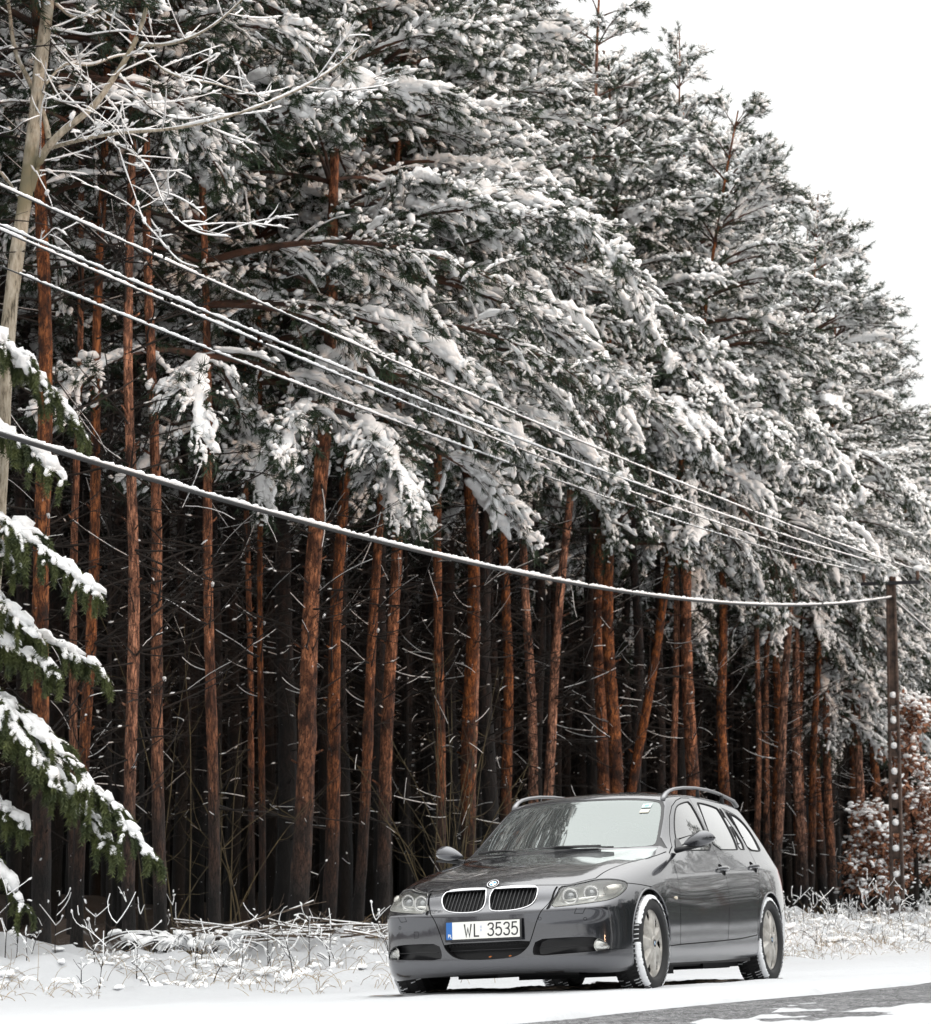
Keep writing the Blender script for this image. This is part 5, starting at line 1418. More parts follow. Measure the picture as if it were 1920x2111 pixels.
# inner trees: bare pole with dead twigs, narrow crown high up
IN_T = [template(21, 18.0, .13, 8.6, 2.2, 0, .62, .8, .5, 1.0, 10.5, 85, 1.6), template(22, 17.6, .12, 9.6, 2.0, 0, .62, .7, .5, 1.0, 11, 85, 1.5), template(23, 18.5, .14, 9.2, 2.3, 0, .6, .8, .5, 1.0, 11, 85, 1.6)]
FRONT_T = []
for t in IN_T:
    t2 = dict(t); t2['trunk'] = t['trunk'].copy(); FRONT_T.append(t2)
    t['trunk'].materials.clear(); t['trunk'].materials.append(shade_toned_bark)  # inner trunks take the bark darkened to stand in for shade
LOWB = template(14, 16.0, .15, 7.0, 3.1, .6, 1.0, .80, .85, 1.5, 7.5, 44, 1.4)
EDGE_D = []
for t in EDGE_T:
    t2 = dict(t); t2['trunk'] = t['trunk'].copy(); t2['trunk'].materials.clear(); t2['trunk'].materials.append(shade_toned_bark); EDGE_D.append(t2)  # roadside trees behind the first row, shade painted into the trunk colour
print('templates', _t.time()-_T0, sum(len(t[k].polygons) for t in EDGE_T+IN_T for k in ('trunk', 'dead', 'tsnow', 'nd', 'sn', 'lw')))

def place_tree(T, x, y, rz, label, group=None, sc=1.0, tilt=(0, 0), crown=True, radius=None, z=None, name='pine_tree', dead=True):
    root = empty(name, (x, y, gz(x, y)-.05 if z is None else z))
    root.rotation_euler = (tilt[0], tilt[1], rz); root.scale = (sc, sc, sc)
    tag(root, label, 'tree', group)
    def part(nm, me, par=None, kind=None):
        o = bpy.data.objects.new(nm, me); COL.objects.link(o); o.parent = par or root
        if kind: o['kind'] = kind
        return o
    tr = part('trunk', T['trunk'])
    if radius: k = radius/T['r0']/sc; tr.scale = (k, k, 1)
    if dead:
        dw = part('dead_wood', T['dead'], None, 'stuff'); part('twig_snow', T['tsnow'], dw, 'stuff')
    if crown:
        cr = part('crown', T['nd'], None, 'stuff'); part('snow_load', T['sn'], cr, 'stuff'); part('limb_wood', T['lw'], cr, 'stuff')
    return root
# ---- the pines that can be told apart along the front of the wood (photo pixels: x low, y low, x high, y high, width) 
def unproj(px, py, depth):
    """world point seen at photo pixel (px, py) at horizontal distance depth"""
    dx, dz = (px-960)/F_PX, (1055.5-py)/F_PX
    cp, sp_ = math.cos(PITCH), math.sin(PITCH)
    dy = cp-dz*sp_; dzz = sp_+dz*cp
    return Vector((dx/dy*depth, depth, CAM_H+dzz/dy*depth))
def edge_d(px):
    X = (px-960)/F_PX; return 13.75/(.33-X)
FRONT_TREES = [
 (82,1900,78,760,36,1.0,'thick dark pine trunk standing behind the drooping spruce branches, leftmost in the wood'),
 (172,1560,200,760,24,1.5,'reddish pine trunk leaning slightly right behind the upper spruce branches'),
 (148,1900,162,800,17,3.5,'dark pine trunk between the spruce tip and the leftmost thick trunk'),
 (224,1900,226,1150,10,5.0,'thin pine trunk glowing bright orange beside the spruce branch tips'),
 (268,1920,274,700,25,.4,'straight orange pine trunk with scaly bark right of the spruce branches'),
 (292,1900,290,900,11,4.5,'thin dark orange pine trunk wedged between two thicker ones on the left'),
 (332,1940,318,700,25,.2,'orange pine trunk tilting left, second thick one right of the spruce tips'),
 (442,1955,420,760,23,.6,'brown pine trunk leaning left above the snow-covered grass hummock'),
 (520,1900,508,900,13,4.0,'slim pine trunk with upturned dead branches left of the scaly thick trunk'),
 (540,1900,532,850,14,2.6,'slim grey brown pine trunk carrying forked mossy dead branches'),
 (590,1900,586,1100,10,6.0,'very thin dark pine trunk just left of the widest scaly trunk'),
 (612,1880,650,1040,39,.0,'widest pine trunk with flaking scaly bark, leaning right over the brushwood'),
 (676,1880,716,960,28,.8,'flaky orange pine trunk, next one right of the widest scaly trunk'),
 (738,1860,778,1080,22,1.2,'brightest orange pine trunk with peeling bark above the brushwood pile'),
 (788,1850,808,1100,27,2.2,'dark thick pine trunk directly right of the brightest orange one'),
 (840,1760,840,1150,9,7.0,'thin pine trunk lit bright orange left of the car mirror'),
 (905,1700,906,960,21,2.0,'smooth reddish pine trunk rising behind the passenger side of the windscreen'),
 (973,1700,975,1100,20,3.2,'pine trunk rising behind the front end of the far roof rail'),
 (990,1700,990,1150,12,6.5,'slim brown pine trunk close right of the one behind the far roof rail'),
 (1046,1680,1046,1050,22,3.6,'dark pine trunk rising behind the left part of the car roof'),
 (1097,1660,1084,1150,21,3.8,'red brown pine trunk above the middle of the car roof, bending left'),
 (1128,1650,1166,1080,21,3.0,'orange pine trunk above the car roof leaning right under the snowy boughs'),
 (1240,1650,1243,1000,26,2.0,'stout straight pine trunk above the windscreen corner of the car'),
 (1296,1670,1378,1140,21,.6,'strongly right-leaning orange pine trunk above the near roof rail'),
 (1388,1660,1391,1220,15,3.0,'upright pine trunk just right of the strongly leaning one'),
 (1492,1700,1490,1300,9,6.0,'thin red pine trunk above the rear end of the roof rail'),
 (1560,1750,1562,1380,13,2.5,'left one of two close parallel pine trunks behind the car tail'),
 (1579,1780,1580,1380,13,3.2,'right one of two close parallel pine trunks behind the car tail'),
 (1597,1790,1634,1220,18,.8,'orange pine trunk leaning right just behind the rear of the car'),
 (1642,1820,1650,1350,12,3.0,'straight dark pine trunk right of the leaning one behind the car'),
 (1667,1870,1694,1300,16,.8,'dark pine trunk leaning right above the snowy grass right of the car'),
 (1700,1860,1704,1450,9,5.0,'slender dark pine trunk left of the concrete pole'),
]
rnd = random.Random(77); placed = []
ROADSIDE = math.atan2(-.313, .95)     # direction from the wood towards the road
crownless = 0
for i, (x0, y0, x1, y1, wpx, off, lab) in enumerate(FRONT_TREES):
    d = edge_d(x0)+off*1.2
    P = unproj(x0, y0, d); Q = unproj(x1, y1, d)
    tx = (Q.x-P.x)/(Q.z-P.z)
    gx = P.x+tx*(gz(P.x, d)-P.z)
    edge = (off < 2.3 and x0 > 560) or x0 in (442, 540)
    T = (EDGE_T if edge else (FRONT_T if off < 4.2 else IN_T))[i % 3]
    if x0 in (442, 540, 612, 738): T = LOWB
    rad = .5*wpx*d/F_PX*1.10
    place_tree(T, gx, d, (ROADSIDE+rnd.uniform(-.5, .5)) if edge else rnd.uniform(0, 6.28), lab, 'pines at the edge of the wood', rnd.uniform(.96, 1.06), (0, math.atan(tx)), True, rad)
    # tilt is about world y before rz is applied: rebuild the matrix so that it leans along world x
    r_ = COL.objects[-1] if False else None
    placed.append((gx, d))
for o in [o for o in COL.objects if o.name.startswith('pine_tree')]:
    e = o.rotation_euler.copy(); o.rotation_euler = (Matrix.Rotation(e[1], 3, 'Y') @ Matrix.Rotation(e[2], 3, 'Z')).to_euler()
# ---- the rest of the stand
EO = Vector((-2.7, 33.5)); EA = Vector((.313, .95)); EB = Vector((-.95, .313))
rest = []
sp_ = 2.05
for ia in range(-12, 80):
    for ib in range(0, 24):
        a = ia*sp_+rnd.uniform(-.75, .75)+(ib % 2)*1.0; b = 1.6+ib*sp_*.98+rnd.uniform(-.75, .75)
        x = EO.x+EA.x*a+EB.x*b; y = EO.y+EA.y*a+EB.y*b
        if y < 24: continue
        ang = x/y
        if ang > .205 or x < -.175*y-5.5: continue
        if any((x-p[0])**2+(y-p[1])**2 < 1.3**2 for p in placed): continue
        if b < 4 and 26 < y < 46: 
            if rnd.random() < .6: continue
        rest.append((y, x, b, ang))
# young and edge trees that carry the snowy slope of boughs towards the right
for k in range(15):
    a = 11+k*3.4+rnd.uniform(-.8, .8); b = rnd.uniform(-.2, 1.6)
    x = EO.x+EA.x*a+EB.x*b; y = EO.y+EA.y*a+EB.y*b
    rest.append((y, x, b, x/y))
rest.sort(key=lambda q: q[0]*(.55 if q[2] < 5 and q[3] > -.05 else 1)+max(0, q[2]-18)*1.5)
NIND = 300-len(placed)-8
fronts = {}
for k, (y, x, b, ang) in enumerate(rest[:NIND]):
    edge = b < 3.4 and y > 40
    T = rnd.choice((EDGE_T if b < .9 else EDGE_D) if edge else IN_T)
    px = 960+F_PX*x/y; bx = int(px//120)
    where = 'far left of' if px < 300 else ('left of' if px < 760 else ('behind' if px < 1620 else 'right of'))
    root = place_tree(T, x, y, (ROADSIDE+rnd.uniform(-.8, .8)) if edge else rnd.uniform(0, 6.28), 'tree', 'x', rnd.uniform(.88, 1.07)*(.92 if b < 3 and y > 60 else 1), (0, 0), True, None)
    if edge and b < 2.4: fronts.setdefault(where, []).append((px, root))
    elif edge: tag(root, 'snow-laden pine in the second row of the wood '+where+' the car', None, 'second-row pines '+where+' the car')
    elif b < 14: tag(root, 'slim bare-stemmed pine deeper in the dark wood '+where+' the car', None, 'bare-stemmed pines inside the wood '+where+' the car')
    else: tag(root, 'thin distant pine trunk deep in the dark wood '+where+' the car', None, 'distant pines deep in the wood '+where+' the car')
ORD = lambda n: str(n)+('th' if 10 <= n % 100 <= 20 else {1: 'st', 2: 'nd', 3: 'rd'}.get(n % 10, 'th'))
for where, l_ in fronts.items():
    l_.sort(key=lambda q: q[0])
    for i, (px, root) in enumerate(l_): tag(root, 'snow-laden front-row pine '+where+' the car, '+ORD(i+1)+' of '+str(len(l_))+' from the left', None, 'snow-laden front-row pines '+where+' the car')
# ---- the far part of the wood as one mass
far = rest[NIND:]
print('trees', len(placed), len(rest), 'far', len(far))
acc = TAcc(); rg = RS(9)
fx = np.array([(x, y) for y, x, b, ang in far if b > 4]+[(rg.uniform(-45, 30), rg.uniform(112, 150)) for _ in range(420)])
fx = fx[fx[:, 0] < fx[:, 1]*.20-2] if len(fx) else fx
zb = ground_z(fx[:, 0], fx[:, 1])
n = len(fx); P = np.stack([np.stack([fx[:, 0], fx[:, 1], zb-.3], -1), np.stack([fx[:, 0]+rg.randn(n)*.2, fx[:, 1], zb+8], -1), np.stack([fx[:, 0]+rg.randn(n)*.3, fx[:, 1], zb+18.5], -1)], 1)
tubes(acc, P, .12+.03*rg.rand(n), .03+0*fx[:, 0], 6)
wood = acc.build('distant_wood', shade_toned_bark); tag(wood, 'dense dark mass of far pine trunks closing the depth of the wood', 'wood', kind='stuff')
acc = TAcc(); sn_ = TAcc()
m_ = 260; base = np.repeat(fx, m_, 0); zz = np.repeat(zb, m_); hh = 9.5+9.5*rg.rand(len(base)); rr = (19.5-hh)*.22+.4
aa = rg.rand(len(base))*6.283; q = rr*np.sqrt(rg.rand(len(base)))
Pc = np.stack([base[:, 0]+q*np.cos(aa), base[:, 1]+q*np.sin(aa), zz+hh], -1)
tv = np.array([[-.28, 0, 0], [.28, .1, .03], [0, .25, .1], [.1, -.2, -.15]]); tt_ = np.array([[0, 1, 2], [0, 3, 1]])
D = rg.randn(len(Pc), 3); V, T = scatter(tv, tt_, frames(D)*(.6+.7*rg.rand(len(Pc)))[:, None, None], Pc); acc.add(V, T)
s = rg.rand(len(Pc)) < .6; D = rg.randn(s.sum(), 3); D[:, 2] *= .2; V, T = scatter(tv, tt_, frames(D)*.5, Pc[s]+[0, 0, .15]); sn_.add(V, T)
o = acc.build('distant_crowns', needle_m, wood, False); o['kind'] = 'stuff'
o = sn_.build('distant_snow', tree_snow, wood, False); o['kind'] = 'stuff'
# ================================================================== POLE, CABLES
conc = mat('weathered_concrete', (.08, .06, .05), .9); noise_color(conc, (.022, .016, .014), (.11, .072, .055), 7, 6, .35, .65)
steel = mat('dark_steel', (.04, .04, .045), .5, .6)
cer = mat('insulator_brown', (.10, .05, .03), .3)
PD = 62.0; PX = 9.525
pole = empty('utility_pole', (PX, PD, gz(PX, PD)-.2)); pole.rotation_euler = (0, 0, R(-18))
tag(pole, 'brown concrete utility pole with snow in its ladder-like openings', 'utility pole')
zt = 7.72-pole.location.z
bm = bmesh.new()
def tapbox(bm, x0a, x0b, x1a, x1b, z0, z1, d0, d1):
    v = [bm.verts.new(p) for p in ((x0a, -d0, z0), (x0b, -d0, z0), (x0b, d0, z0), (x0a, d0, z0), (x1a, -d1, z1), (x1b, -d1, z1), (x1b, d1, z1), (x1a, d1, z1))]
    for q in ((0, 3, 2, 1), (4, 5, 6, 7), (0, 1, 5, 4), (1, 2, 6, 5), (2, 3, 7, 6), (3, 0, 4, 7)): bm.faces.new([v[i] for i in q])
for s in (-1, 1):
    bm = bmesh.new(); tapbox(bm, s*.125-.034, s*.125+.034, s*.078-.028, s*.078+.028, 0, zt, .09, .065); bmesh.ops.bevel(bm, geom=list(bm.edges), offset=.012, segments=1, affect='EDGES'); bm_obj('rail', bm, conc, pole, False)
bm = bmesh.new(); tapbox(bm, -.085, .085, -.062, .062, 5.1, zt-.02, .05, .04); bm_obj('web', bm, conc, pole, False)
for k in range(9):
    z = .45+.565*k; bm = bmesh.new(); w_ = .098-.005*k; tapbox(bm, -w_, w_, -w_, w_, z, z+.20, .055, .05); rg_ = bm_obj('rung', bm, conc, pole, False)
    bm = bmesh.new(); bmesh.ops.create_icosphere(bm, subdivisions=2, radius=.085); bmesh.ops.transform(bm, matrix=Matrix.Translation((.0, -.03, z+.24)) @ Matrix.Diagonal((1.0, .8, .95, 1)), verts=bm.verts)
    for v in bm.verts: v.co += Vector((rnd.uniform(-1, 1), rnd.uniform(-1, 1), rnd.uniform(-1, 1)))*.010
    bm_obj('lodged_snow', bm, tree_snow, rg_)
bm = bmesh.new(); add_box(bm, (0, -.06, zt-.18), (1.34, .06, .08), None, .008); arm = bm_obj('crossarm', bm, steel, pole, False)
for x_ in (-.60, .02, .61):
    bm = bmesh.new(); add_tube(bm, [(x_, -.06, zt-.14), (x_, -.06, zt-.04), (x_, -.06, zt+.02), (x_, -.06, zt+.09)], [.018, .05, .035, .045], 10); ins = bm_obj('insulator', bm, cer, arm)
    bm = bmesh.new(); bmesh.ops.create_icosphere(bm, subdivisions=2, radius=.10); bmesh.ops.transform(bm, matrix=Matrix.Translation((x_, -.06, zt+.13)) @ Matrix.Diagonal((1.1, 1, .7, 1)), verts=bm.verts); bm_obj('snow_cap', bm, tree_snow, arm)
bm = bmesh.new(); bmesh.ops.create_icosphere(bm, subdivisions=2, radius=.2); bmesh.ops.transform(bm, matrix=Matrix.Translation((0, 0, zt+.05)) @ Matrix.Diagonal((1, .8, .6, 1)), verts=bm.verts); bm_obj('snow_cap', bm, tree_snow, pole)
cable_m = mat('black_cable', (.012, .012, .013), .6)
SL = .33
def plan_depth(px, off=0):
    X = (px-960)/F_PX; return (SL*PD-PX-off)/(SL-X)
def cable(name, label, pts, r, rs, off, x_end, z_end, dmin=19.0, snow_until=None):
    s = []; z = []
    for px, py in pts:
        d = plan_depth(px, off); s.append(d); z.append(unproj(px, py, d).z)
    s.append(PD); z.append(z_end)
    w_ = np.ones(len(s)); w_[-1] = 3
    co = np.polyfit(s, z, 2, w=w_)
    dd = np.linspace(dmin, PD, 420)
    P = np.stack([PX+off-SL*(PD-dd), dd, np.polyval(co, dd)], -1)
    P[:, 2] += z_end-P[-1, 2] if abs(z_end-P[-1, 2]) < .0 else (z_end-P[-1, 2])*((dd-dmin)/(PD-dmin))**8
    rg = RS(int(r*1e4)+len(pts)+int(off*100))
    a = TAcc(); V, Q = np_tube(P, r, 8); a.add(V, Q)
    o = a.build(name, cable_m)
    tag(o, label, 'cable', 'snow-coated overhead cables')
    # ridge of snow sitting on the cable
    n = len(P); dense = np.linspace(0, n-1, 2600); Pd = np.stack([np.interp(dense, np.arange(n), P[:, k]) for k in range(3)], -1)
    nz = np.convolve(rg.randn(2600), np.ones(5)/5, 'same')*.9+np.convolve(rg.randn(2600), np.ones(41)/41, 'same')*2.2
    rr = rs*(1+.42*nz); rr = np.where(np.convolve(rg.randn(2600), np.ones(25)/5, 'same') > 1.9, rs*.15, rr); rr = np.clip(rr, rs*.15, rs*2.2)
    if snow_until:
        cut_ = Pd[:, 1] > plan_depth(snow_until, off); rr = np.where(cut_ & (rg.rand(2600) < .7), rs*.35, rr)
    Pd[:, 2] += r*.6+rr*.75
    a = TAcc(); V, Q = np_tube(Pd, rr, 6); a.add(V, Q); so = a.build('cable_snow', tree_snow, o); so['kind'] = 'stuff'
    # continues to the next pole, away from the camera
    a = TAcc(); t = np.linspace(0, 1, 40); P2 = np.stack([PX+off+18*t, PD+55*t, z_end-1.6*4*t*(1-t)*.5], -1)
    V, Q = np_tube(P2, r, 6); a.add(V, Q); o2 = a.build('far_span', cable_m, o)
    a = TAcc(); P2[:, 2] += r+rs*.8; V, Q = np_tube(P2, rs*.9, 5); a.add(V, Q); a.build('far_span_snow', tree_snow, o)
cable('overhead_cable', 'topmost thin overhead cable with snow on it, crossing in front of the pines', [(0, 389), (300, 527), (600, 660), (900, 785), (1200, 908), (1450, 1010), (1700, 1110)], .007, .013, .52, 0, 7.86)
cable('overhead_cable', 'second thin snowy cable from the top, upper one of the close pair', [(0, 474), (278, 590), (560, 700), (874, 831), (1118, 922), (1400, 1025), (1650, 1115)], .007, .014, .05, 0, 7.90)
cable('overhead_cable', 'third thin snowy cable from the top, lower one of the close pair', [(0, 481), (486, 690), (560, 718), (909, 859), (1027, 911), (1400, 1050), (1650, 1130)], .007, .013, -.10, 0, 7.72, snow_until=1050)
cable('overhead_cable', 'fourth thin snowy cable, lowest of the thin ones above the thick cable', [(0, 557), (365, 700), (560, 775), (839, 877), (1055, 953), (1400, 1075), (1650, 1150)], .007, .013, -.50, 0, 7.75, snow_until=1070)
cable('overhead_cable', 'thick sagging black cable capped with snow, lowest in front of the trunks', [(0, 894), (198, 956), (397, 1013), (600, 1075), (900, 1148), (1200, 1209), (1368, 1232), (1547, 1244), (1726, 1241), (1833, 1232)], .020, .020, .0, 0, 7.22)

# ================================================================== PALE BARE TREE AT THE LEFT
ash_m = mat('pale_grey_bark', (.34, .30, .24), .85)
t_ = N(ash_m, 'ShaderNodeTexCoord'); mp_ = N(ash_m, 'ShaderNodeMapping'); mp_.inputs['Scale'].default_value = (9, 9, 2.2); L(ash_m, t_.outputs['Object'], mp_.inputs[0])
n_ = N(ash_m, 'ShaderNodeTexNoise'); n_.inputs['Scale'].default_value = 2.4; n_.inputs['Detail'].default_value = 8; n_.inputs['Roughness'].default_value = .7; L(ash_m, mp_.outputs[0], n_.inputs['Vector'])
r_ = N(ash_m, 'ShaderNodeValToRGB'); e_ = r_.color_ramp.elements; e_[0].position = .36; e_[0].color = (.085, .070, .048, 1); e_[1].position = .62; e_[1].color = (.52, .46, .37, 1); q_ = e_.new(.46); q_.color = (.33, .28, .21, 1); L(ash_m, n_.outputs['Fac'], r_.inputs[0])
n2_ = N(ash_m, 'ShaderNodeTexNoise'); n2_.inputs['Scale'].default_value = 1.1; n2_.inputs['Detail'].default_value = 5; L(ash_m, t_.outputs['Object'], n2_.inputs['Vector'])
r2_ = N(ash_m, 'ShaderNodeValToRGB'); r2_.color_ramp.elements[0].position = .56; r2_.color_ramp.elements[1].position = .66; L(ash_m, n2_.outputs['Fac'], r2_.inputs[0])
x_ = N(ash_m, 'ShaderNodeMix', data_type='RGBA'); L(ash_m, r2_.outputs[0], x_.inputs[0]); L(ash_m, r_.outputs[0], x_.inputs[6]); x_.inputs[7].default_value = (.20, .175, .11, 1)
L(ash_m, x_.outputs[2], B(ash_m).inputs['Base Color']); bump(ash_m, n_.outputs['Fac'], .5, .02)
twig_m = mat('dark_twig', (.07, .05, .035), .85)
AD = 28.0
def px_line(pts, d, d1=None):
    n = len(pts); return np.array([list(unproj(p[0], p[1], d if d1 is None else d+(d1-d)*i/(n-1))) for i, p in enumerate(pts)])
def smooth_line(P, n=24):
    P = np.asarray(P); s = np.r_[0, np.cumsum(np.linalg.norm(np.diff(P, axis=0), axis=1))]; t = np.linspace(0, s[-1], n)
    Q = np.stack([np.interp(t, s, P[:, k]) for k in range(3)], -1)
    for _ in range(3): Q[1:-1] = (Q[:-2]+2*Q[1:-1]+Q[2:])/4
    return Q
tr = px_line([(-55, 2075), (-42, 1800), (-30, 1500), (-18, 1250), (-2, 1040), (14, 700), (35, 521), (57, 382), (73, 243), (87, 104), (101, 0), (120, -180), (140, -420)], AD)
g0 = gz(tr[0][0], AD); tr[0][2] = g0-.1
ash = empty('bare_tree', (float(tr[0][0]), AD, g0-.1)); tag(ash, 'pale-barked leafless tree with snow-lined forking limbs at the left edge', 'tree')
org = np.array([tr[0][0], AD, g0-.1])
def z_line(pts, d1=None, sc=2.88): return px_line([(a/sc, b/sc) for a, b in pts], AD, d1)
LIMBS = [  # (points, start radius, end radius)
 (z_line([(180, 1130), (230, 950), (300, 840), (420, 740), (560, 640), (650, 500), (740, 370), (820, 220), (870, 60), (900, -120)], AD-.6), .046, .018),
 (z_line([(292, 830), (275, 720), (225, 590), (170, 470), (95, 330), (70, 200), (60, 80), (40, -60)], AD+.6), .032, .018),
 (z_line([(300, 880), (450, 835), (700, 785), (1000, 775), (1250, 725), (1500, 650), (1728, 560), (1980, 420), (2150, 270)], AD-1.5), .021, .006),
 (z_line([(830, 270), (1000, 268), (1150, 222), (1290, 140), (1440, 0), (1500, -80)], AD-1.2), .015, .006),
 (z_line([(860, 290), (960, 415), (1100, 470), (1300, 500), (1480, 562), (1600, 570)], AD-1.0), .013, .004),
 (z_line([(640, 840), (790, 900), (860, 980), (930, 1080), (960, 1200), (1060, 1320), (1200, 1400), (1360, 1405)], AD-1.3), .012, .004),
 (z_line([(240, 540), (340, 600), (430, 615), (510, 612)], AD-.8), .009, .003),
 (z_line([(700, 860), (740, 1000), (800, 1150), (850, 1320), (960, 1430), (1060, 1560), (1180, 1590)], AD-1.0), .009, .003),
 (z_line([(300, 240), (420, 380), (520, 480), (600, 545)], AD-.6), .012, .010),
 (z_line([(600, 545), (700, 660), (760, 780), (790, 860)], AD-.7), .008, .003),
 (z_line([(700, 440), (800, 545), (900, 650), (1010, 700), (1120, 715), (1300, 670)], AD-.9), .011, .004),
 (z_line([(330, 20), (410, 95), (470, 110), (560, 80), (690, 20), (780, -40)], AD+.8), .014, .010),
 (z_line([(240, 150), (330, 270), (440, 370), (470, 420)], AD+.5), .009, .004),
 (z_line([(0, 1020), (60, 1090), (110, 1170), (150, 1260)], AD+.4), .016, .012),
 (z_line([(0, 610), (70, 600), (150, 605)], AD+.5), .012, .008),
 (z_line([(230, 690), (150, 720), (80, 780), (-40, 800)], AD+.5), .010, .004),
 (z_line([(270, 500), (330, 430), (390, 370), (540, 395), (690, 330), (860, 320)], AD+.7), .017, .006),
 (z_line([(0, 410), (80, 430), (160, 530)], AD+.8), .010, .006),
 (z_line([(270, 170), (400, 190), (520, 215), (640, 190), (760, 185), (820, 200)], AD-.4), .008, .005),
 (z_line([(200, 1500), (240, 1440), (330, 1350), (400, 1400)], AD-.6), .008, .003),
]
a = TAcc(); T0 = smooth_line(tr, 60); rr = np.interp(np.linspace(0, 1, 60), [0, .4, .75, 1], [.098, .082, .070, .045])
V, Q = np_tube(T0-org, rr*(1+.04*np.sin(np.arange(60)*1.3)), 14); a.add(V, Q); a.build('trunk', ash_m, ash)
rng = RS(31); tw = TAcc(); sn = TAcc()
def snow_line(P, r, rng, k=1.0, keep=.9):
    """irregular ridge of snow along the upper side of a limb"""
    n = max(6, int(np.linalg.norm(np.diff(P, axis=0), axis=1).sum()/.035)); t = np.linspace(0, len(P)-1, n)
    Q = np.stack([np.interp(t, np.arange(len(P)), P[:, q]) for q in range(3)], -1); R_ = np.interp(t, np.arange(len(P)), r)
    nz = np.convolve(rng.randn(n), np.ones(5)/5, 'same')*1.1+np.convolve(rng.randn(n), np.ones(min(n, 17))/17, 'same')[:n]*1.8
    h = np.clip((R_*.55+.0065)*k*(1+.42*nz), .003, .06); h[0] = h[-1] = .002
    d = np.gradient(Q, axis=0); d /= np.linalg.norm(d, axis=1)[:, None]+1e-9; hor = np.sqrt(1-np.clip(d[:, 2]**2, 0, 1)); h = h*(.25+.75*hor)
    Q[:, 2] += R_*.55*hor+h*.65
    V, F = np_tube(Q, h, 6); sn.add(V-org, F)
    m_ = rng.rand(n) < .035; add_blobs(sn, Q[m_]-org, d[m_]+rng.randn(m_.sum(), 3)*.2, .025+.03*rng.rand(m_.sum()), .02+.02*rng.rand(m_.sum()), .020+0*h[m_], rng)
def grow(P, r0, r1, lv):
    P = np.asarray(P); n = len(P); r = np.linspace(r0, r1, n)
    V, F = np_tube(P-org, r, 8 if r0 > .012 else 4); (a if r0 > .012 else tw).add(V, F)
    snow_line(P, r, rng)
    if lv <= 0: return
    Ltot = np.linalg.norm(np.diff(P, axis=0), axis=1).sum(); k = max(1, int(Ltot*(4.2 if lv > 1 else 4.2)))
    for _ in range(k):
        i = rng.randint(1, n-1); p = P[i]; d = P[i+1]-P[i-1]; az = math.atan2(d[1], d[0])+rng.choice([-1, 1])*rng.uniform(.4, 1.3); el = rng.uniform(-.5, .75)
        l = rng.uniform(.25, .95)*(1 if lv > 1 else .42)*min(1.2, .4+Ltot*.3)
        B_ = curve_pts(p[None], np.array([az]), np.array([el]), np.array([el+rng.uniform(-.5, .7)]), np.array([l]), 9, rng, .10)[0]
        grow(B_, min(r[i]*.5, .0045), .0016, lv-1)
for P, r0, r1 in LIMBS:
    a = TAcc() if False else a
aw = TAcc(); a = aw
for P, r0, r1 in LIMBS: grow(smooth_line(P, 26), r0, r1, 2)
snow_line(T0[30:], rr[30:]*.2, rng, .3) if False else None
aw.build('limb', ash_m, ash); o = tw.build('twigs', twig_m, ash); o.name = 'twig'; o['kind'] = 'stuff'
o = sn.build('snow', tree_snow, ash); o['kind'] = 'stuff'

# ================================================================== SPRUCE AT THE LEFT EDGE
spx, spd = -5.75, 27.5
spr = empty('spruce_tree', (spx, spd, gz(spx, spd)-.1)); tag(spr, 'green spruce with drooping snow-covered boughs reaching in from the left edge', 'tree')
rng = RS(5)
z = np.linspace(0, 8.4, 30); V, Q = np_tube(np.stack([0*z, 0*z, z], -1), .13*(1-z/8.6)+.01, 10); a = TAcc(); a.add(V, Q); a.build('trunk', pine_bark, spr)
tips = [(150, 845, 2.3), (205, 1190, 2.0), (206, 1332, 1.3), (298, 1695, 3.2), (45, 1790, 1.9), (130, 950, 1.5), (120, 1560, 2.2), (70, 1260, 1.6), (40, 1130, 1.4), (60, 1640, 1.2), (170, 1600, 2.8), (230, 1690, 3.0), (110, 1330, 1.0)]
BRs = []
base = np.array([spx, spd, spr.location.z])
for (tx_, ty_, drop) in tips:
    tip = np.array(unproj(tx_*1.0469, ty_*1.0469, spd-rng.uniform(.1, 1.2))); st = np.array([spx, spd, tip[2]+drop*.62+.1])
    t = np.linspace(0, 1, 12)[:, None]
    mid = (st+tip)/2+np.array([0, 0, .22*drop]); P = (1-t)**2*st+2*t*(1-t)*mid+t*t*tip; BRs.append(P)
for k in range(30):      # the rest of the crown, mostly out of the frame
    h = rng.uniform(1.2, 7.6); az = rng.uniform(0, 6.28); l = (8.6-h)*.26+.35
    if math.cos(az) > -.05: continue
    P = curve_pts(np.array([[spx, spd, base[2]+h]]), np.array([az]), np.array([.15]), np.array([-.8]), np.array([l]), 12, rng, .04)[0]; BRs.append(P)
nd = TAcc(); sn = TAcc(); lw = TAcc(); SNT = [needle_template(16, .026, .008, .9, 7), needle_template(16, .028, .008, .75, 8)]
def spruce_twigs(P, lmax, dn):
    n = len(P); tot = np.linalg.norm(np.diff(P, axis=0), axis=1).sum(); k = int(tot*dn)
    s = rng.uniform(.12, 1, k)**.8; x = s*(n-1); i = np.minimum(n-2, x.astype(int)); f = (x-i)[:, None]; p = P[i]*(1-f)+P[i+1]*f; d = P[i+1]-P[i]
    a0 = np.arctan2(d[:, 1], d[:, 0]); sg = rng.choice([-1, 1], k); az = a0+sg*(.9+.4*rng.randn(k)); l = lmax*(.35+.65*rng.rand(k))*(1.15-.75*s)
    e0 = R(-10)+R(15)*rng.randn(k); return curve_pts(p, az, e0, R(-82)+0*e0, l, 8, rng, .08)
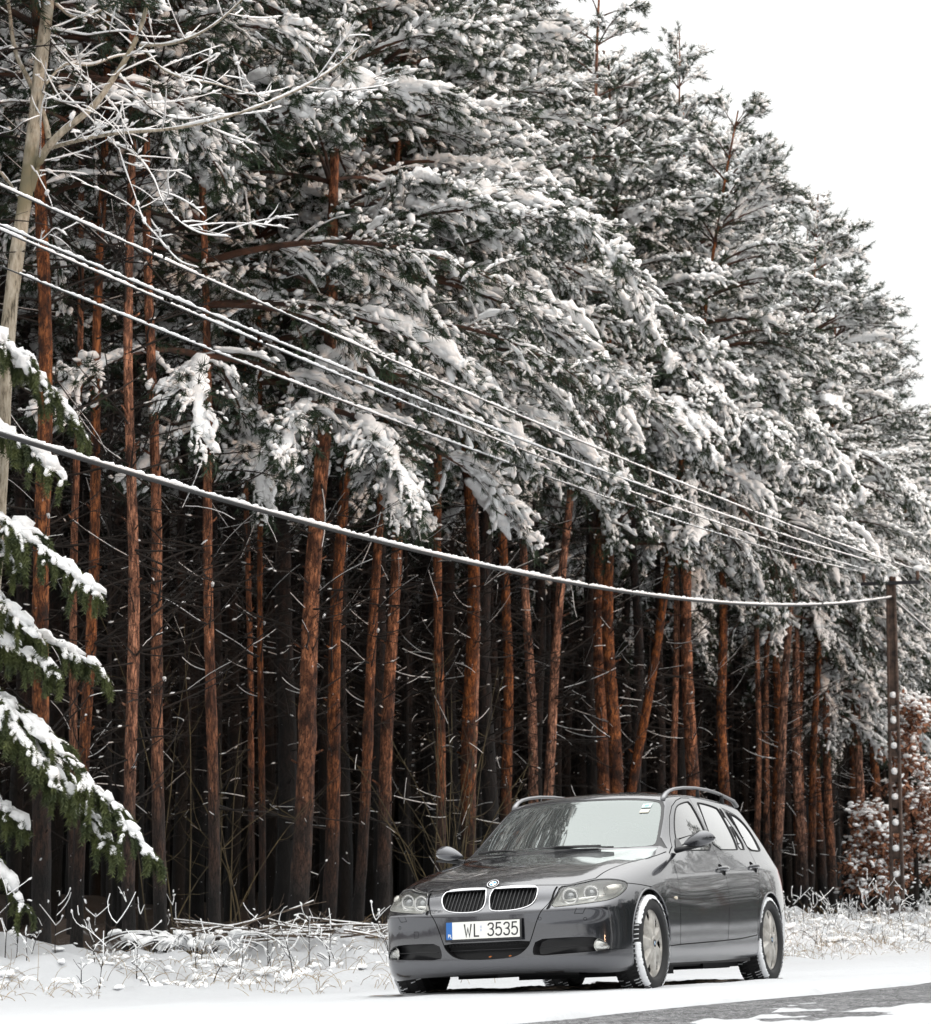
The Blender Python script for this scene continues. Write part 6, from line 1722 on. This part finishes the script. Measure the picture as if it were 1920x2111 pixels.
for P in BRs:
    P = np.asarray(P); V, F = np_tube(P-base, np.linspace(.022, .006, len(P)), 5); lw.add(V, F)
    TWs = spruce_twigs(P, .75, 22)
    sub = np.concatenate([TWs, P[None, [2, 3, 4, 6, 7, 8, 10, 11]]]) if len(P) == 12 else TWs
    tubes(lw, TWs-base, .004, .002, 3)
    for t_ in np.arange(.3, 7.0, .34):
        i = int(t_); f = t_-i; q = TWs[:, i]*(1-f)+TWs[:, min(7, i+1)]*f+rng.randn(len(TWs), 3)*.006-base; D = TWs[:, min(7, i+1)]-TWs[:, i]
        tm = SNT[int(t_*10) % 2]; V, T = scatter(tm[0]*1.9, tm[1], frames(D), q); nd.add(V, T)
    for t_ in np.arange(1, len(P)-1.01, .22):
        i = int(t_); f = t_-i; q = (P[i]*(1-f)+P[i+1]*f)[None]-base; V, T = scatter(SNT[0][0]*1.5, SNT[0][1], frames((P[i+1]-P[i])[None]), q); nd.add(V, T)
    # snow ridge on the bough and lumps on the side twigs
    ridges(sn, (P[None, 1:]+[0, 0, .02])-base, np.array([.050+.030*rng.rand()]), .7, rng, 46, 9, .42)
    m_ = 34; x = np.linspace(1.2, len(P)-1.3, m_); i = x.astype(int); f = (x-i)[:, None]; q = P[i]*(1-f)+P[i+1]*f; D = P[i+1]-P[i]; wd = (.028+.070*rng.rand(m_)**1.5)*(1+.3*np.sin(x*2.1))
    kp = rng.rand(m_) < .92; add_blobs(sn, (q+np.array([0, 0, 1])*(wd*.55)[:, None]+rng.randn(m_, 3)*.02-base)[kp], D[kp], (wd*1.3)[kp], wd[kp], (wd*.85)[kp], rng)

    kk_ = rng.rand(len(TWs)) < .6; ridges(sn, TWs[kk_][:, :5]+[0, 0, .014]-base, .016+.026*rng.rand(kk_.sum()), .75, rng, 8, 5, .32)
    for t_ in (.6, 1.4, 2.2, 3.4, 4.6):
        i = int(t_); kp = rng.rand(len(TWs)) < (.75, .7, .6, .4, .25)[int(t_)]; q = TWs[kp][:, i]*(1-(t_-i))+TWs[kp][:, i+1]*(t_-i); D = TWs[kp][:, i+1]-TWs[kp][:, i]; m_ = kp.sum(); wd = .016+.022*rng.rand(m_)
        add_blobs(sn, q+np.array([0, 0, .8])*wd[:, None]-base, D, wd*1.7, wd, wd*.8, rng)
o = nd.build('crown', spruce_m, spr, False); o['kind'] = 'stuff'; o2 = sn.build('snow_load', tree_snow, o); o2['kind'] = 'stuff'; o3 = lw.build('limb_wood', wood_m, o); o3['kind'] = 'stuff'

# ================================================================== VERGE: grass, weeds, brushwood
straw = mat('dry_straw', (.30, .21, .11), .9); noise_color(straw, (.12, .075, .04), (.42, .31, .17), 3, 3)
rng = RS(17)
def b0_of(v): return -7.2+4.0*float(sm((v+2)/14))
N_ = 14000; v = rng.uniform(-6, 62, N_)**1.0; u = np.array([b0_of(q) for q in v])-np.abs(rng.randn(N_))*2.1-rng.rand(N_)*.6+.9
x, y = xy_of(u, v); k = (x/y > -.19) & (x/y < .19) & (y > 14); x, y, u, v = x[k], y[k], u[k], v[k]; n = len(x)
clump = np.sin(x*2.3+1)*np.sin(y*1.7)+np.sin(x*.9+y*1.3)
k = clump+rng.randn(n)*.7 > .1; x, y = x[k], y[k]; n = len(x); z = ground_z(x, y)
l = .16+.34*rng.rand(n)**1.5; P = curve_pts(np.stack([x, y, z-.03], -1), rng.rand(n)*6.28, R(66)+R(22)*rng.randn(n), R(-15)+R(40)*rng.randn(n), l, 6, rng, .15)
a = TAcc(); tubes(a, P, .0032, .0014, 3); gr = a.build('dry_grass', straw); tag(gr, 'dry straw-coloured grass poking through the snow along the wood', 'grass', kind='stuff')
sn = TAcc(); s = rng.rand(n) < .40; add_blobs(sn, P[s][:, 3]+[0, 0, .006], P[s][:, 4]-P[s][:, 3]+rng.randn(s.sum(), 3)*.05, .018+.03*rng.rand(s.sum()), .010+.012*rng.rand(s.sum()), .010+.010*rng.rand(s.sum()), rng)
s = (rng.rand(n) < .40) & (np.array([uv_of(a_, b_)[0]-b0_of(uv_of(a_, b_)[1]) for a_, b_ in zip(x, y)]) < -.2); add_blobs(sn, P[s][:, 0]+[0, 0, .03], rng.randn(s.sum(), 3)*[1, 1, .1], .05+.07*rng.rand(s.sum())**2, .03+.05*rng.rand(s.sum())**2, .02+.03*rng.rand(s.sum()), rng, BLF)
o = sn.build('grass_snow', tree_snow, gr); o['kind'] = 'stuff'
# weeds with snow on every twig
wn_ = 420; v = rng.uniform(-5, 60, wn_); u = np.array([b0_of(q) for q in v])-np.abs(rng.randn(wn_))*2.3; x, y = xy_of(u, v)
k = (x/y > -.185) & (x/y < .185) & (y > 15); x, y = x[k], y[k]; n = len(x); z = ground_z(x, y); l = .28+.50*rng.rand(n)**2.2
P = curve_pts(np.stack([x, y, z-.03], -1), rng.rand(n)*6.28, R(82)+R(9)*rng.randn(n), R(60)+R(28)*rng.randn(n), l, 8, rng, .1)
a = TAcc(); sn = TAcc(); tubes(a, P, .0055, .003, 4); up = np.array([0, 0, .006])
for k_ in range(7):
    i = rng.randint(2, 8, n); p = P[np.arange(n), i]; Q_ = curve_pts(p, rng.rand(n)*6.28, R(40)+R(20)*rng.randn(n), R(55)+R(30)*rng.randn(n), l*(.15+.35*rng.rand(n)), 5, rng, .2)
    tubes(a, Q_, .0035, .002, 3); s = rng.rand(n) < .7; tubes(sn, Q_[s]+up*.6, .0055, .004, 4)
    s = rng.rand(n) < .45; add_blobs(sn, Q_[s][:, -1], Q_[s][:, -1]-Q_[s][:, -2], .016+.014*rng.rand(s.sum()), .013+.008*rng.rand(s.sum()), .013+0*x[s], rng)
w_o = a.build('dry_weeds', wood_m); tag(w_o, 'brown dead weeds and saplings with snow on their twigs along the verge', 'weeds', kind='stuff')
o = sn.build('weed_snow', tree_snow, w_o); o['kind'] = 'stuff'
# brushwood heap left of the car
bx, by = -1.95, 31.2
bp = empty('brushwood_pile', (bx, by, gz(bx, by))); tag(bp, 'heap of cut branches dusted with snow lying left of the car', 'brushwood')
stick_m = mat('cut_stick_bark', (.19, .14, .10), .85); noise_color(stick_m, (.04, .028, .02), (.20, .15, .11), 6, 4)
for k in range(46):
    c = np.array([rng.uniform(-.9, .95), rng.uniform(-.7, .5), rng.uniform(.0, .16)]); az = rng.choice([0, math.pi])+rng.randn()*.4; el = rng.uniform(-.10, .20)*(1 if rng.rand() < .88 else 2.4)
    l = rng.uniform(.35, 1.1); P = curve_pts(c[None], np.array([az]), np.array([el]), np.array([el+rng.uniform(-.3, .3)]), np.array([l]), 8, rng, .08)
    a = TAcc(); r0 = rng.uniform(.007, .017); tubes(a, P, r0, r0*.45, 6)
    for q in range(3):
        i = rng.randint(2, 7); B_ = curve_pts(P[0][i][None], np.array([az+rng.choice([-1, 1])*.7]), np.array([el+.2]), np.array([el+.5]), np.array([l*.3]), 4, rng, .1); tubes(a, B_, r0*.45, .002, 4)
    st = a.build('stick', stick_m, bp)
    if rng.rand() < .65:
        a = TAcc(); tubes(a, P+[0, 0, r0*.7], r0*.75+.002, r0*.4+.002, 5); so = a.build('stick_snow', tree_snow, st)
# arched bramble hummock under snow
for hx, hy, w_, h_, lab in ((-2.9, 30.6, .85, .34, 'low arched bramble mound capped with snow under the left pines'), (-1.35, 30.0, .30, .36, 'small upright weed clump thick with snow beside the brushwood')):
    hb = empty('snowy_bush', (hx, hy, gz(hx, hy)-.03)); tag(hb, lab, 'bush'); a = TAcc(); sn = TAcc()
    for k in range(46 if w_ > .5 else 16):
        az = rng.uniform(0, 6.28); s0 = np.array([[math.cos(az)*w_*.15, math.sin(az)*.2, 0]]); P = curve_pts(s0, np.array([az if w_ > .5 else az]), np.array([R(75)]), np.array([R(-50) if w_ > .5 else R(30)]), np.array([w_*1.5*rng.uniform(.5, 1) if w_ > .5 else h_*1.4*rng.uniform(.5, 1)]), 10, rng, .06)
        P[..., 2] = P[..., 2]*h_/(.62*w_ if w_ > .5 else .5); tubes(a, P, .006, .003, 4); tubes(sn, P[:, 2:]+[0, 0, .010], (.016 if w_ > .5 else .007), .006, 5)
        i = rng.randint(3, 9); add_blobs(sn, P[:, i]+[0, 0, .02], P[:, i]-P[:, i-1], np.array([.09 if w_ > .5 else .025]), np.array([.05 if w_ > .5 else .018]), np.array([.04 if w_ > .5 else .018]), rng, BLF)
    o = a.build('stems', wood_m, hb); o.name = 'stem'; o['kind'] = 'stuff'; o = sn.build('snow', tree_snow, hb); o['kind'] = 'stuff'
# bare green-brown shrub behind the car's far wing
hz_m = mat('mossy_twig', (.10, .085, .03), .85); noise_color(hz_m, (.030, .024, .014), (.12, .092, .042), 4, 3)
for (px_, d_, hgt_, nst, lab) in ((925, 37.5, 4.2, 20, 'bare mossy shrub fanning upward behind the far front wing of the car'), (470, 34.5, 3.6, 7, 'sparse mossy shrub with long curved stems between the left pines'), (350, 33.5, 5.0, 6, 'tall thin mossy sapling in front of the left orange pines')):
    q = unproj(px_, 1900, d_); sh = empty('bare_shrub', (q.x, d_, gz(q.x, d_)-.05)); tag(sh, lab, 'shrub'); a = TAcc(); sn = TAcc()
    n = nst; P = curve_pts(np.zeros((n, 3))+rng.randn(n, 3)*[.15, .15, 0], rng.rand(n)*6.28, R(80)+R(8)*rng.randn(n), R(58)+R(25)*rng.randn(n), hgt_*(.5+.5*rng.rand(n)), 14, rng, .10); tubes(a, P, .010, .003, 5)
    for k in range(5):
        i = rng.randint(3, 13, n); p = P[np.arange(n), i]; T_ = curve_pts(p, rng.rand(n)*6.28, R(30)+R(25)*rng.randn(n), R(50)+R(30)*rng.randn(n), .25+.7*rng.rand(n), 6, rng, .18); tubes(a, T_, .004, .002, 3)
        s = rng.rand(n) < .10; tubes(sn, T_[s][:, :4]+up, .004, .003, 3)
    o = a.build('stems', hz_m, sh); o.name = 'stem'; o['kind'] = 'stuff'; o = sn.build('twig_snow', tree_snow, sh); o['kind'] = 'stuff'

# ================================================================== RIGHT SIDE: young pines with low crowns, oak with brown leaves
YOUNG = template(41, 9.5, .09, .7, 2.3, .2, .9, .9, 1.0, .5, 3, 14, .8)
MID = template(42, 14.5, .12, 5.0, 2.8, .4, .95, 1.0, 1.0, 1.0, 3.5, 16, 1.1)
for k, (px_, off, T, sc, lab) in enumerate((
    (1905, 3.5, YOUNG, 1.0, 'young snow-covered pine right of the utility pole at the picture edge'), (1960, -1.0, YOUNG, .8, 'small snowy pine at the right edge past the pole'),
    (1875, 8.0, MID, .9, 'dense snowy pine directly behind the utility pole crossarm'), (1760, 5.0, MID, .95, 'mid-height snowy pine just left of the utility pole'),
    (1690, 3.0, MID, 1.0, 'low-branched snowy pine above the second dark trunk right of the car'), (1985, 9.0, MID, 1.0, 'snowy pine closing the right edge behind the oak'),
    (2050, 4.0, YOUNG, 1.1, 'young pine mostly beyond the right edge'))):
    d = edge_d(min(px_, 1925))+off; x = (px_-960)/F_PX*d
    place_tree(T, x, d, ROADSIDE+rnd.uniform(-.6, .6), lab, None, sc)
oak_leaf = mat('withered_oak_leaf', (.20, .075, .035), .8); noise_color(oak_leaf, (.13, .050, .028), (.42, .20, .11), 6, 3)
for (ox, od, oh, orr, lab) in ((unproj(1885, 1800, 65.5).x, 65.5, 5.1, 1.25, 'small oak keeping rusty brown leaves under snow, right behind the pole'), (unproj(1800, 1800, 65).x, 65, 2.6, 1.0, 'low rusty-leaved oak bush left of the utility pole')):
    ok_ = empty('oak_tree', (ox, od, gz(ox, od)-.1)); tag(ok_, lab, 'tree'); a = TAcc(); lf = TAcc(); sn = TAcc()
    z = np.linspace(0, oh, 20); V, Q = np_tube(np.stack([.06*np.sin(z*1.3), .05*np.sin(z), z], -1), .06*(1-z/oh)+.01, 8); a.add(V, Q); a.build('trunk', wood_m, ok_)
    a = TAcc(); n = 70; h = rng.uniform(.7, oh, n); P = curve_pts(np.stack([0*h, 0*h, h], -1), rng.rand(n)*6.28, R(25)+0*h, R(-15)+R(15)*rng.randn(n), orr*(.5+.6*rng.rand(n))*np.clip(1.2-h/oh*.8, .3, 1), 8, rng, .12); tubes(a, P, .012, .004, 4)
    ltv = np.array([[0, -.02, 0], [.05, -.035, .01], [.11, 0, -.01], [.05, .035, .01], [0, .02, 0]]); ltt = np.array([[0, 1, 2], [0, 2, 3], [0, 3, 4]])
    for k in range(38):
        i = rng.randint(2, 8, n); p = P[np.arange(n), i]+rng.randn(n, 3)*.10; V, T = scatter(ltv*1.15, ltt, frames(rng.randn(n, 3)-[0, 0, .6]), p); lf.add(V, T)
    for k in range(13):
        i = rng.randint(2, 8, n); p = P[np.arange(n), i]+rng.randn(n, 3)*.09+[0, 0, .10]; wd = .022+.055*rng.rand(n)**1.7; add_blobs(sn, p, rng.randn(n, 3)*[1, 1, .3], wd*1.3, wd, wd*.7, rng, BLF)
    cr = lf.build('leaves', oak_leaf, ok_, False); cr.name = 'crown'; cr['kind'] = 'stuff'; o = sn.build('snow_load', tree_snow, cr); o['kind'] = 'stuff'; o = a.build('limb_wood', wood_m, cr); o['kind'] = 'stuff'

# ================================================================== TREES ACROSS THE ROAD (seen in the car's paint and glass)
k = 0
SPOT = []
for row, (u0, du) in enumerate(((13.5, 1.2), (18, 1.5))):
    for q in range(18):
        v = -36+q*7.5+row*2.6+rnd.uniform(-1.5, 1.5); u = u0+rnd.uniform(-du, du); x, y = xy_of(u, v)
        if y > 0 and x/y < .25: continue
        if math.hypot(x, y) < 6: continue
        if 4 < v < 30 and q % 2: continue          # a thin stretch lets the low sun through
        T = (EDGE_T+[MID, MID])[k % 5]; place_tree(T, x, y, math.pi+ROADSIDE+rnd.uniform(-.5, .5), 'snowy roadside pine on the far side of the road, mirrored in the car glass', 'pines on the other side of the road', rnd.uniform(.55, .75)*((2.0 if row == 0 and q in (13, 15) else 1) if v > 34 else 1), (0, 0), True, None, dead=False); k += 1
# the wood behind them, as one mass
rg = RS(21); n = 700; U_ = rg.uniform(24, 60, n); V_ = rg.uniform(-45, 120, n); kk = ~((V_ > 2) & (V_ < 26) & (rg.rand(n) < .8)); U_, V_ = U_[kk], V_[kk]; n = len(U_); X, Y = xy_of(U_, V_)
P = np.stack([np.stack([X, Y, 0*X-.3], -1), np.stack([X+rg.randn(n)*.2, Y, 0*X+4], -1), np.stack([X, Y, 0*X+9], -1)], 1); acc = TAcc(); tubes(acc, P, .15, .03, 6)
wood2 = acc.build('facing_wood', pine_bark); tag(wood2, 'dark mass of pines across the road, seen only as reflections in the car', 'wood', kind='stuff')
m_ = 150; b_ = np.repeat(np.stack([X, Y], -1), m_, 0); hh = .3+8.5*rg.rand(len(b_))**.8; q_ = ((9.5-hh)*.3+.5)*np.sqrt(rg.rand(len(b_))); aa = rg.rand(len(b_))*6.28
acc = TAcc(); V3, T3 = scatter(tv*1.5, tt_, frames(rg.randn(len(b_), 3)), np.stack([b_[:, 0]+q_*np.cos(aa), b_[:, 1]+q_*np.sin(aa), hh], -1)); acc.add(V3, T3); o = acc.build('facing_crowns', needle_m, wood2, False); o['kind'] = 'stuff'
